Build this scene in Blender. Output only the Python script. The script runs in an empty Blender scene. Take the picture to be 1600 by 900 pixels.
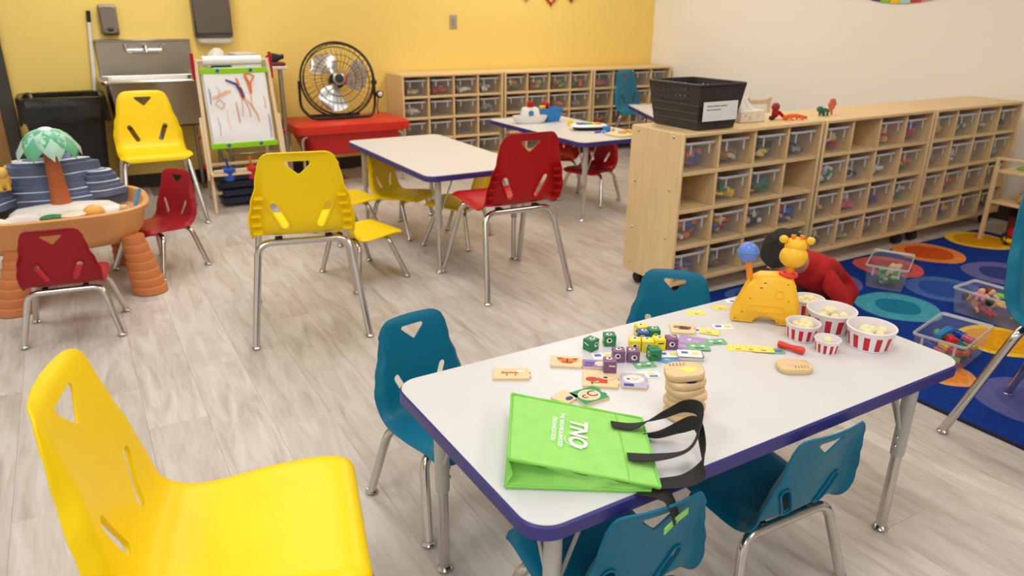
import bpy, math, random
from mathutils import Vector, Matrix
scene = bpy.context.scene
col = scene.collection
R = math.radians
PI = math.pi
# ---------------------------------------------------------------- camera
cd = bpy.data.cameras.new('camera'); cam = bpy.data.objects.new('camera', cd); col.objects.link(cam)
cd.sensor_width = 36; cd.lens = 36 * 1144.43 / 1600; cd.clip_start = 0.02
_y, _p, _r = 0.53265, 0.35998, 0.01068
_F = Vector((math.sin(_y) * math.cos(_p), math.cos(_y) * math.cos(_p), -math.sin(_p)))
_R0 = Vector((math.cos(_y), -math.sin(_y), 0)); _U0 = _R0.cross(_F)
_Rt = math.cos(_r) * _R0 + math.sin(_r) * _U0; _Up = -math.sin(_r) * _R0 + math.cos(_r) * _U0
m = Matrix((_Rt, _Up, -_F)).transposed().to_4x4(); m.translation = (0, 0, 1.2838)
cam.matrix_world = m
cd.dof.use_dof = True; cd.dof.focus_distance = 1.75; cd.dof.aperture_fstop = 4.5
scene.camera = cam
# ---------------------------------------------------------------- world, exposure, ceiling lights
vs = scene.view_settings
vs.view_transform = 'Standard'; vs.look = 'None'; vs.gamma = 1; vs.use_curve_mapping = False; vs.exposure = 0.0
w = bpy.data.worlds.new('world'); scene.world = w; w.use_nodes = True
w.node_tree.nodes['Background'].inputs[0].default_value = (1, 1, 1, 1)
w.node_tree.nodes['Background'].inputs[1].default_value = 0.02
scene.cycles.use_denoising = True
scene.cycles.max_bounces = 8; scene.cycles.transparent_max_bounces = 20
CEIL = 2.75
LIGHTS = [(-1.2, 0.8, 'cool', 1.15), (-1.2, 3.4, 'cool', 0.95), (1.0, 0.8, 'mid', 0.75), (1.0, 3.2, 'mid', 0.85), (0.6, 5.2, 'mid', 1.0),
          (3.2, 1.0, 'warm', 0.75), (3.2, 3.4, 'warm', 0.8), (3.6, 5.2, 'mid', 1.15), (-1.2, -1.6, 'cool', 1.75), (1.6, -1.6, 'mid', 1.35)]
TEMP = {'cool': (0.82, 0.93, 1.0), 'mid': (1.0, 0.985, 0.965), 'warm': (1.0, 0.85, 0.65)}
LIGHT_W = 18.4
for lx, ly, t, k in LIGHTS:
    ld = bpy.data.lights.new('ceiling_lamp', 'AREA'); ld.shape = 'RECTANGLE'; ld.size = 0.58; ld.size_y = 1.18
    ld.energy = LIGHT_W * k; ld.color = TEMP[t]
    lo = bpy.data.objects.new('ceiling_lamp', ld); col.objects.link(lo); lo.location = (lx, ly, CEIL - 0.03)

# ---------------------------------------------------------------- helpers
def lin(c):
    return tuple((x / 12.92 if x <= 0.04045 else ((x + 0.055) / 1.055) ** 2.4) for x in (v / 255 for v in c))
MATS = {}
def mat(name, rgb, rough=0.5, metal=0.0, var=0.06, scale=8.0, bump=0.0, bscale=60.0, spec=0.5, stretch=None, coat=0.0, rand=0.0, sub=0.0):
    """procedural material: base colour (sRGB 0-255) gently varied by noise, optional fine bump"""
    if name in MATS: return MATS[name]
    M = bpy.data.materials.new(name); M.use_nodes = True; N = M.node_tree.nodes; L = M.node_tree.links
    b = N['Principled BSDF']; c = lin(rgb)
    tc = N.new('ShaderNodeTexCoord'); mp = N.new('ShaderNodeMapping'); L.new(tc.outputs['Object'], mp.inputs[0])
    if stretch: mp.inputs['Scale'].default_value = stretch
    nz = N.new('ShaderNodeTexNoise'); nz.inputs['Scale'].default_value = scale; nz.inputs['Detail'].default_value = 4
    L.new(mp.outputs[0], nz.inputs['Vector'])
    rp = N.new('ShaderNodeValToRGB'); L.new(nz.outputs[0], rp.inputs[0])
    rp.color_ramp.elements[0].position = 0.3; rp.color_ramp.elements[1].position = 0.7
    rp.color_ramp.elements[0].color = tuple(x * (1 - var) for x in c) + (1,)
    rp.color_ramp.elements[1].color = tuple(min(1, x * (1 + var)) for x in c) + (1,)
    out = rp.outputs[0]
    if rand:
        oi = N.new('ShaderNodeObjectInfo'); mr = N.new('ShaderNodeMapRange'); L.new(oi.outputs['Random'], mr.inputs[0])
        mr.inputs[3].default_value = 1 - rand; mr.inputs[4].default_value = 1 + rand
        hs = N.new('ShaderNodeHueSaturation'); L.new(out, hs.inputs['Color']); L.new(mr.outputs[0], hs.inputs['Value']); out = hs.outputs[0]
    L.new(out, b.inputs['Base Color'])
    b.inputs['Roughness'].default_value = rough; b.inputs['Metallic'].default_value = metal
    b.inputs['Specular IOR Level'].default_value = spec
    if coat: b.inputs['Coat Weight'].default_value = coat; b.inputs['Coat Roughness'].default_value = 0.15
    if bump:
        n2 = N.new('ShaderNodeTexNoise'); n2.inputs['Scale'].default_value = bscale; n2.inputs['Detail'].default_value = 3
        L.new(mp.outputs[0], n2.inputs['Vector'])
        bp = N.new('ShaderNodeBump'); bp.inputs['Strength'].default_value = bump; bp.inputs['Distance'].default_value = 0.004
        L.new(n2.outputs[0], bp.inputs['Height']); L.new(bp.outputs[0], b.inputs['Normal'])
    MATS[name] = M; return M
def clear_mat(name, rgb, fac, rough=0.25):
    """see-through moulded plastic: part of the light passes straight, the rest is a milky glossy surface"""
    if name in MATS: return MATS[name]
    M = bpy.data.materials.new(name); M.use_nodes = True; N = M.node_tree.nodes; L = M.node_tree.links
    b = N['Principled BSDF']; b.inputs['Base Color'].default_value = lin(rgb) + (1,); b.inputs['Roughness'].default_value = rough
    nz = N.new('ShaderNodeTexNoise'); nz.inputs['Scale'].default_value = 14
    mr = N.new('ShaderNodeMapRange'); mr.inputs[3].default_value = fac * 0.9; mr.inputs[4].default_value = fac * 1.1
    L.new(nz.outputs[0], mr.inputs[0])
    t = N.new('ShaderNodeBsdfTransparent'); mx = N.new('ShaderNodeMixShader')
    L.new(mr.outputs[0], mx.inputs[0]); L.new(t.outputs[0], mx.inputs[1]); L.new(b.outputs[0], mx.inputs[2])
    L.new(mx.outputs[0], N['Material Output'].inputs[0]); MATS[name] = M; return M

class MB:
    """collects shapes; build() links them as ONE mesh object"""
    def __init__(s): s.v = []; s.f = []; s.m = []
    def add(s, vs, fs, mi=0, M=None):
        o = len(s.v)
        if M is not None: vs = [M @ Vector(p) for p in vs]
        s.v.extend([tuple(p) for p in vs])
        for f in fs: s.f.append(tuple(i + o for i in f)); s.m.append(mi)
        return s
    def box(s, c, d, mi=0, bev=0.0, M=None, rz=0.0, taper=1.0):
        x, y, z = d[0] / 2, d[1] / 2, d[2] / 2
        T = Matrix.Translation(c) @ Matrix.Rotation(rz, 4, 'Z')
        if M is not None: T = M @ T
        if bev <= 0:
            vs = [(sx * x * (taper if sz < 0 else 1), sy * y * (taper if sz < 0 else 1), sz * z) for sz in (-1, 1) for sy in (-1, 1) for sx in (-1, 1)]
            return s.add(vs, [(0, 2, 3, 1), (4, 5, 7, 6), (0, 1, 5, 4), (2, 6, 7, 3), (0, 4, 6, 2), (1, 3, 7, 5)], mi, T)
        b = min(bev, x * .9, y * .9, z * .9); vs = []; idx = {}
        for sx in (-1, 1):
            for sy in (-1, 1):
                for sz in (-1, 1):
                    k = taper if sz < 0 else 1
                    for a in range(3):
                        p = [sx * x * k, sy * y * k, sz * z]
                        for q in range(3):
                            if q != a: p[q] -= b * (sx, sy, sz)[q]
                        idx[(sx, sy, sz, a)] = len(vs); vs.append(p)
        fs = []
        for a in range(3):
            o1, o2 = [(1, 2), (2, 0), (0, 1)][a]
            for sg in (-1, 1):
                q = []
                for u, v in ((-1, -1), (1, -1), (1, 1), (-1, 1)):
                    t = [0, 0, 0]; t[a] = sg; t[o1] = u; t[o2] = v; q.append(idx[(t[0], t[1], t[2], a)])
                fs.append(tuple(q) if sg > 0 else tuple(q[::-1]))
        for a in range(3):
            o1, o2 = [(1, 2), (2, 0), (0, 1)][a]
            for u in (-1, 1):
                for v in (-1, 1):
                    def g(e, ax):
                        t = [0, 0, 0]; t[a] = e; t[o1] = u; t[o2] = v; return idx[(t[0], t[1], t[2], ax)]
                    q = (g(-1, o1), g(1, o1), g(1, o2), g(-1, o2))
                    fs.append(q if u * v < 0 else q[::-1])
        for sx in (-1, 1):
            for sy in (-1, 1):
                for sz in (-1, 1):
                    q = tuple(idx[(sx, sy, sz, a)] for a in range(3)); fs.append(q if sx * sy * sz > 0 else q[::-1])
        return s.add(vs, fs, mi, T)
    def rings(s, rings, mi=0, M=None, closed=True, cap0=True, cap1=True, mfun=None):
        n = len(rings[0]); vs = [p for r in rings for p in r]; o = len(s.v)
        if M is not None: vs = [M @ Vector(p) for p in vs]
        s.v.extend([tuple(p) for p in vs])
        for i in range(len(rings) - 1):
            for j in range(n if closed else n - 1):
                k = (j + 1) % n
                s.f.append((o + i * n + j, o + i * n + k, o + (i + 1) * n + k, o + (i + 1) * n + j)); s.m.append(mfun(i, j) if mfun else mi)
        if cap0: s.f.append(tuple(o + j for j in range(n))[::-1]); s.m.append(mi)
        if cap1: s.f.append(tuple(o + (len(rings) - 1) * n + j for j in range(n))); s.m.append(mi)
        return s
    def lathe(s, prof, n=24, mi=0, M=None, mfun=None, cap0=True, cap1=True):
        rr = [[(r * math.cos(2 * PI * j / n), r * math.sin(2 * PI * j / n), z) for j in range(n)] for r, z in prof]
        return s.rings(rr, mi, M, True, cap0, cap1, mfun)
    def cyl(s, a, b, r, n=12, mi=0, r2=None, M=None):
        return s.tube([a, b], r, n, mi, M, r2)
    def tube(s, pts, r, n=10, mi=0, M=None, r2=None, closed=False):
        P = [Vector(p) for p in pts]; k = len(P); rr = []
        T = []
        for i in range(k):
            if closed: t = (P[(i + 1) % k] - P[i]).normalized() + (P[i] - P[i - 1]).normalized()
            elif i == 0: t = P[1] - P[0]
            elif i == k - 1: t = P[-1] - P[-2]
            else: t = (P[i + 1] - P[i]).normalized() + (P[i] - P[i - 1]).normalized()
            T.append(t.normalized())
        ref = Vector((0, 0, 1)) if abs(T[0].z) < 0.9 else Vector((1, 0, 0))
        u = T[0].cross(ref).normalized()
        for i in range(k):
            u = (u - T[i] * u.dot(T[i])).normalized(); v = T[i].cross(u)
            q = r if r2 is None else r + (r2 - r) * i / (k - 1)
            rr.append([P[i] + u * q * math.cos(2 * PI * j / n) + v * q * math.sin(2 * PI * j / n) for j in range(n)])
        if closed: rr.append(rr[0]); return s.rings(rr, mi, M, True, False, False)
        return s.rings(rr, mi, M)
    def sphere(s, c, r, nu=16, nv=10, mi=0, M=None, sc=(1, 1, 1)):
        prof = [(max(1e-4, math.sin(PI * i / nv)), -math.cos(PI * i / nv)) for i in range(nv + 1)]
        T = Matrix.Translation(c) @ Matrix.Diagonal((r * sc[0], r * sc[1], r * sc[2], 1))
        if M is not None: T = M @ T
        return s.lathe(prof, nu, mi, T)
    def prism(s, poly, z0, z1, mi=0, M=None, bev=0.0, topmi=None):
        n = len(poly); A = sum(poly[i][0] * poly[(i + 1) % n][1] - poly[(i + 1) % n][0] * poly[i][1] for i in range(n))
        if A < 0: poly = poly[::-1]
        def off(d):
            o = []
            for i in range(n):
                a = Vector(poly[i - 1]); b = Vector(poly[i]); c = Vector(poly[(i + 1) % n])
                e1 = (b - a).normalized(); e2 = (c - b).normalized(); nn = Vector((-(e1 + e2).y, (e1 + e2).x))
                if nn.length < 1e-6: nn = Vector((-e1.y, e1.x))
                nn.normalize(); o.append(b + nn * d)
            return o
        if bev: rr = [[(p[0], p[1], z0) for p in poly], [(p[0], p[1], z1 - bev) for p in poly], [(p[0], p[1], z1) for p in off(bev)]]
        else: rr = [[(p[0], p[1], z) for p in poly] for z in (z0, z1)]
        k = len(s.f); s.rings(rr, mi, M)
        if topmi is not None: s.m[-1] = topmi
        return s
    def ribbon(s, pts, nrm, width, th, mi=0, M=None):
        """flat strap along pts; nrm: the strap's width direction at each point"""
        P = [Vector(p) for p in pts]; rr = []
        for i, p in enumerate(P):
            t = (P[min(i + 1, len(P) - 1)] - P[max(i - 1, 0)]).normalized(); w_ = Vector(nrm[i]); w_ = (w_ - t * w_.dot(t)).normalized(); q = t.cross(w_)
            rr.append([p - w_ * width / 2 - q * th / 2, p + w_ * width / 2 - q * th / 2, p + w_ * width / 2 + q * th / 2, p - w_ * width / 2 + q * th / 2])
        return s.rings(rr, mi, M)
    def xf(s, M):
        s.v = [tuple(M @ Vector(p)) for p in s.v]; return s
    def mesh(s, name, mats, smooth=40):
        me = bpy.data.meshes.new(name); me.from_pydata(s.v, [], s.f)
        for q in (mats if isinstance(mats, (list, tuple)) else [mats]): me.materials.append(q)
        me.polygons.foreach_set('material_index', s.m)
        if smooth: me.polygons.foreach_set('use_smooth', [True] * len(s.f)); me.set_sharp_from_angle(angle=R(smooth))
        me.update(); return me
    def build(s, name, mats, parent=None, smooth=40, loc=None, rz=0.0):
        return obj(name, s.mesh(name, mats, smooth), parent, loc, rz)
def obj(name, me, parent=None, loc=None, rz=0.0):
    o = bpy.data.objects.new(name, me); col.objects.link(o)
    if parent: o.parent = parent
    if loc is not None: o.location = loc
    o.rotation_euler.z = rz; return o
def tag(o, label, cat, group=None, kind=None):
    o['label'] = label; o['category'] = cat
    if group: o['group'] = group
    if kind: o['kind'] = kind
    return o
def thing(name, label, cat, loc=(0, 0, 0), rz=0.0, group=None):
    o = bpy.data.objects.new(name, None); o.empty_display_size = 0.05; col.objects.link(o); o.location = loc; o.rotation_euler.z = rz
    return tag(o, label, cat, group)
def struct(o): o['kind'] = 'structure'; return o
def copy_tree(o, parent=None):
    c = o.copy(); col.objects.link(c); c.parent = parent
    for ch in o.children: copy_tree(ch, c)
    return c
def fillet(pts, rad, seg=5):
    P = [Vector(p) for p in pts]; out = [P[0]]
    for i in range(1, len(P) - 1):
        a, b, c = P[i - 1], P[i], P[i + 1]; u = (a - b); v = (c - b); d = min(rad, u.length * .48, v.length * .48)
        p, q = b + u.normalized() * d, b + v.normalized() * d
        for k in range(seg + 1):
            t = k / seg; out.append(p * (1 - t) ** 2 + b * 2 * t * (1 - t) + q * t * t)
    out.append(P[-1]); return out
def rrect(wd, dp, r, seg=6, cx=0.0, cy=0.0):
    o = []
    for sx, sy, a0 in ((1, 1, 0), (-1, 1, 90), (-1, -1, 180), (1, -1, 270)):
        for k in range(seg + 1):
            a = R(a0 + 90 * k / seg); o.append((cx + sx * (wd / 2 - r) + r * math.cos(a), cy + sy * (dp / 2 - r) + r * math.sin(a)))
    return o
def superell(a, b, z, n=40, e=3.0, cx=0.0, cy=0.0):
    o = []
    for j in range(n):
        t = 2 * PI * j / n; c, s_ = math.cos(t), math.sin(t)
        o.append((cx + a * math.copysign(abs(c) ** (2 / e), c), cy + b * math.copysign(abs(s_) ** (2 / e), s_), z))
    return o
def text_mesh(body, size, shear=0.0, ext=0.0004, bold=0.0, align='CENTER'):
    c = bpy.data.curves.new('lettering', 'FONT'); c.body = body; c.size = size; c.extrude = ext; c.align_x = align; c.align_y = 'CENTER'; c.shear = shear; c.offset = bold
    o = bpy.data.objects.new('lettering', c); col.objects.link(o)
    dg = bpy.context.evaluated_depsgraph_get(); me = bpy.data.meshes.new_from_object(o.evaluated_get(dg))
    bpy.data.objects.remove(o); bpy.data.curves.remove(c); return me

# ---------------------------------------------------------------- materials
YEL = mat('yellow_plastic', (255, 216, 14), 0.36, var=0.02, spec=0.25)
RED = mat('red_plastic', (178, 18, 22), 0.38, var=0.03, spec=0.25)
MAROON = mat('dark_red_plastic', (158, 26, 40), 0.38, var=0.03, spec=0.25)
TEAL = mat('teal_plastic', (0, 106, 136), 0.40, var=0.03, spec=0.28)
CHROME = mat('chrome', (205, 203, 200), 0.16, 1.0, var=0.03)
STEEL = mat('brushed_steel', (176, 170, 160), 0.32, 1.0, var=0.05, scale=3, stretch=(60, 1, 60))
LEGGREY = mat('grey_paint', (182, 178, 170), 0.4, var=0.02)
MAPLE = mat('maple_wood', (228, 197, 147), 0.45, var=0.07, scale=5, stretch=(14, 14, 1.2), bump=0.04)
MAPLE_D = mat('maple_back', (205, 164, 106), 0.5, var=0.07, scale=5, stretch=(14, 14, 1.2))
PINE = mat('easel_wood', (232, 206, 170), 0.5, var=0.06, scale=6, stretch=(12, 12, 1.5))
TILEWOOD = mat('tile_wood', (236, 205, 160), 0.55, var=0.05, scale=20, stretch=(1, 8, 8))
BEECH = mat('beech_wood', (226, 193, 144), 0.5, var=0.06, scale=18, stretch=(1, 10, 4))
LAMIN = mat('grey_nebula_laminate', (215, 213, 213), 0.34, var=0.035, scale=420, spec=0.4)
NAVY = mat('navy_edge_band', (54, 50, 124), 0.42, var=0.03)
BLACK = mat('black_plastic', (22, 21, 21), 0.42, var=0.05)
BAGBLK = mat('black_liner', (16, 15, 15), 0.28, var=0.1, bump=0.9, bscale=18)
WHITE = mat('white_plastic', (238, 236, 232), 0.4, var=0.02)
PAPER = mat('paper', (240, 240, 240), 0.8, var=0.02)
RUBBER = mat('rubber', (34, 32, 30), 0.7, var=0.05)
CLEAR = clear_mat('clear_plastic', (206, 206, 208), 0.22, 0.22)
CLEARB = clear_mat('clear_bin', (200, 198, 196), 0.18, 0.3)
RIM = clear_mat('clear_rim', (225, 224, 224), 0.62, 0.3)
def pm(rgb, rough=0.45):
    return mat('plastic_%d_%d_%d' % rgb, rgb, rough, var=0.03)
# ---------------------------------------------------------------- the room
WX, WY, LX, FY = 5.312, 6.194, -3.2, -3.2     # right wall, back wall, left wall, front wall
WALLY = mat('yellow_wall_paint', (250, 218, 118), 0.55, var=0.012, scale=1.5, bump=0.03, bscale=220)
WALLC = mat('cream_wall_paint', (244, 240, 234), 0.55, var=0.012, scale=1.5, bump=0.03, bscale=220)
CEILM = mat('ceiling_tile', (236, 234, 228), 0.8, var=0.02)
BASEM = mat('dark_vinyl_base', (58, 48, 42), 0.5, var=0.05)
DOORW = mat('door_veneer', (176, 128, 70), 0.42, var=0.08, scale=4, stretch=(12, 12, 1))
FRAME = mat('door_frame_paint', (66, 60, 56), 0.45, var=0.04)
def slab(name, c, d, mt): return struct(MB().box(c, d).build(name, mt))
slab('wall_back', ((LX + WX) / 2, WY + .05, CEIL / 2), (WX - LX + .2, .1, CEIL), WALLY)
slab('wall_right', (WX + .05, (FY + WY) / 2, CEIL / 2), (.1, WY - FY, CEIL), WALLC)
slab('wall_left', (LX - .05, (FY + WY) / 2, CEIL / 2), (.1, WY - FY, CEIL), WALLC)
slab('wall_front', ((LX + WX) / 2, FY - .05, CEIL / 2), (WX - LX + .2, .1, CEIL), WALLC)
ceil = slab('ceiling', ((LX + WX) / 2, (FY + WY) / 2, CEIL + .05), (WX - LX + .2, WY - FY + .2, .1), CEILM)
EM = bpy.data.materials.new('lamp_diffuser'); EM.use_nodes = True
_b = EM.node_tree.nodes['Principled BSDF']; _b.inputs['Base Color'].default_value = (1, 1, 1, 1); _b.inputs['Emission Color'].default_value = (1, .97, .93, 1); _b.inputs['Emission Strength'].default_value = 1.5
pme = MB().box((0, 0, 0), (.6, 1.2, .02), bev=.004).mesh('light_panel', EM)
for lx, ly, t, k in LIGHTS:
    o = obj('light_panel', pme, ceil, (lx, ly, CEIL - .012))
# door at the far left of the yellow wall
d1 = struct(MB().box((-.88, WY - .012, 1.02), (.90, .035, 2.04), bev=.003).build('door_1', DOORW))
fr = MB()
fr.box((-.39, WY - .02, 1.05), (.085, .06, 2.10), bev=.006); fr.box((-1.37, WY - .02, 1.05), (.085, .06, 2.10), bev=.006); fr.box((-.88, WY - .02, 2.09), (.90, .06, .085), bev=.006)
fr.build('door_frame', FRAME, d1)
MB().tube(fillet([(-.50, WY - .03, 1.0), (-.50, WY - .085, 1.0), (-.62, WY - .085, 1.0)], .02), .011, 10).build('door_handle', CHROME, d1)
bb = MB(); bb.box(((-.345 + WX) / 2, WY - .005, .05), (WX + .345, .01, .10), bev=.003); struct(bb.build('baseboard_back', BASEM))
struct(MB().box((WX - .005, (FY + WY) / 2, .05), (.01, WY - FY, .10), bev=.003).build('baseboard_right', BASEM))
# floor: vinyl planks running towards the yellow wall, each a piece of its own on a dark screed
FLOORW = bpy.data.materials.new('vinyl_plank'); FLOORW.use_nodes = True
N = FLOORW.node_tree.nodes; L = FLOORW.node_tree.links; b = N['Principled BSDF']
tc = N.new('ShaderNodeTexCoord'); oi = N.new('ShaderNodeObjectInfo')
ofs = N.new('ShaderNodeVectorMath'); ofs.operation = 'MULTIPLY_ADD'
cmb = N.new('ShaderNodeCombineXYZ')
for i in range(3): L.new(oi.outputs['Random'], cmb.inputs[i])
ofs.inputs[1].default_value = (37, 91, 13); L.new(cmb.outputs[0], ofs.inputs[0]); L.new(tc.outputs['Object'], ofs.inputs[2])
def noise(scale, stretch, detail, dist=0.0, rough=0.55):
    mp = N.new('ShaderNodeMapping'); mp.inputs['Scale'].default_value = stretch; L.new(ofs.outputs[0], mp.inputs[0])
    n = N.new('ShaderNodeTexNoise'); n.inputs['Scale'].default_value = scale; n.inputs['Detail'].default_value = detail; n.inputs['Distortion'].default_value = dist; n.inputs['Roughness'].default_value = rough
    L.new(mp.outputs[0], n.inputs[0]); return n.outputs[0]
g1 = noise(3.2, (4.5, .75, 1), 5, 1.6); g2 = noise(16, (6, .35, 1), 6, .6, .65); g3 = noise(1.1, (1, 1, 1), 2)
mx = N.new('ShaderNodeMath'); mx.operation = 'MULTIPLY_ADD'; L.new(g2, mx.inputs[0]); mx.inputs[1].default_value = .45; L.new(g1, mx.inputs[2])
mx2 = N.new('ShaderNodeMath'); mx2.operation = 'MULTIPLY_ADD'; L.new(g3, mx2.inputs[0]); mx2.inputs[1].default_value = .25; L.new(mx.outputs[0], mx2.inputs[2])
rp = N.new('ShaderNodeValToRGB'); L.new(mx2.outputs[0], rp.inputs[0]); e = rp.color_ramp.elements
e[0].position = .50; e[0].color = lin((162, 149, 138)) + (1,); e[1].position = 1.05; e[1].color = lin((210, 201, 193)) + (1,)
q = rp.color_ramp.elements.new(.74); q.color = lin((193, 181, 170)) + (1,)
hs = N.new('ShaderNodeHueSaturation'); L.new(rp.outputs[0], hs.inputs['Color'])
mr = N.new('ShaderNodeMapRange'); L.new(oi.outputs['Random'], mr.inputs[0]); mr.inputs[3].default_value = .93; mr.inputs[4].default_value = 1.06; L.new(mr.outputs[0], hs.inputs['Value'])
L.new(hs.outputs[0], b.inputs['Base Color']); b.inputs['Roughness'].default_value = .42; b.inputs['Specular IOR Level'].default_value = .35
bp = N.new('ShaderNodeBump'); bp.inputs['Strength'].default_value = .08; bp.inputs['Distance'].default_value = .003; L.new(g2, bp.inputs['Height']); L.new(bp.outputs[0], b.inputs['Normal'])
SCREED = mat('floor_joint', (150, 132, 116), .7)
floor = slab('floor', ((LX + WX) / 2, (FY + WY) / 2, -.055), (WX - LX + .2, WY - FY + .2, .1), SCREED)
PW, PL = .182, 1.22
plank_me = MB().box((0, 0, 0), (PW - .0004, PL - .0004, .005), bev=.0005).mesh('plank', FLOORW, 0)
random.seed(4)
nx = int((WX + 1.5) / PW) + 1
for i in range(nx):
    x = WX - PW * (i + .5)
    off = (i * .47 + (.21 if i % 3 == 1 else 0)) % 1.0 * PL
    y = WY - PL / 2 + off - PL * .5
    k = 0
    while y > -.5 - (1.0 if x < 1 else 0):
        if y + PL / 2 <= WY + .62:
            o = obj('plank', plank_me, floor, (x, min(y, WY - .1), -.0025))
            if y + PL / 2 > WY:      # cut the plank at the wall
                ov = y + PL / 2 - WY; o.scale.y = (PL - ov) / PL; o.location.y = y - ov / 2
        y -= PL
slabm = MB()
struct(MB().box(((LX + WX - PW * nx) / 2, (FY + WY) / 2, -.0026), (WX - PW * nx - LX, WY - FY, .005)).build('floor_side', FLOORW))
# rug with rings of colour
RUGB = mat('rug_blue', (20, 56, 140), .95, var=.12, scale=60, bump=.6, bscale=500, spec=.1)
rug = thing('area_rug', 'deep blue rug patterned with coloured circles in front of the long shelf row', 'rug', (3.645, 1.05, .001))
MB().prism(rrect(2.45, 2.70, .02), 0, .009, bev=.003).build('pile', RUGB, rug)
MB().tube([(x, y, .004) for x, y in rrect(2.45, 2.70, .02)], .0065, 6, closed=True).build('binding', mat('rug_binding', (24, 26, 42), .9), rug)
RC = {'yellow': ((240, 196, 60), (222, 158, 24)), 'orange': ((230, 140, 70), (206, 84, 34)), 'pink': ((214, 92, 88), (186, 60, 66)), 'violet': ((104, 100, 160), (52, 62, 128)),
      'pblue': ((74, 104, 172), (44, 80, 156)), 'teal': ((70, 156, 178), (24, 118, 150)), 'lilac': ((96, 98, 160), (84, 88, 150)), 'peach': ((236, 160, 84), (230, 140, 60))}
for nm, cx, cy, ro, ri in (('yellow', 4.63, 2.255, .185, .14), ('orange', 4.115, 2.255, .19, .13), ('pink', 3.68, 2.215, .175, .12), ('violet', 4.12, 1.84, .20, .12), ('pblue', 3.61, 1.85, .19, .13),
                           ('teal', 3.18, 1.83, .185, .10), ('yellow', 3.20, 1.38, .165, .13), ('lilac', 2.76, 1.03, .19, .12), ('peach', 2.70, 1.31, .10, .07), ('pblue', 2.68, 2.25, .13, .09),
                           ('violet', 3.20, 2.22, .16, .10), ('orange', 4.60, 1.62, .18, .12), ('pink', 4.68, 1.98, .10, .06), ('teal', 3.72, 1.30, .19, .11), ('orange', 3.30, .72, .19, .12), ('pblue', 4.2, 1.2, .19, .12), ('yellow', 3.85, .7, .19, .13)):
    ring = [(cx - 3.645 + ro * (1 + .025 * math.sin(3 * t) + .02 * math.sin(5 * t + cx)) * math.cos(t), cy - 1.05 + ro * (1 + .025 * math.sin(3 * t) + .02 * math.sin(5 * t + cx)) * math.sin(t)) for t in [2 * PI * i / 40 for i in range(40)]]
    inn = [(cx - 3.645 + ri * (1 + .03 * math.sin(4 * t + cy)) * math.cos(t), cy - 1.05 + ri * (1 + .03 * math.sin(4 * t + cy)) * math.sin(t)) for t in [2 * PI * i / 40 for i in range(40)]]
    a, c = RC[nm]
    o = MB().prism(ring, .0085, .0098).build('circle', mat('rug_' + nm, a, .95, var=.14, scale=50, bump=.6, bscale=500, spec=.1), rug)
    MB().prism(inn, .0095, .0104).build('circle_centre', mat('rugc_' + nm, c, .95, var=.14, scale=50, bump=.6, bscale=500, spec=.1), o)
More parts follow.
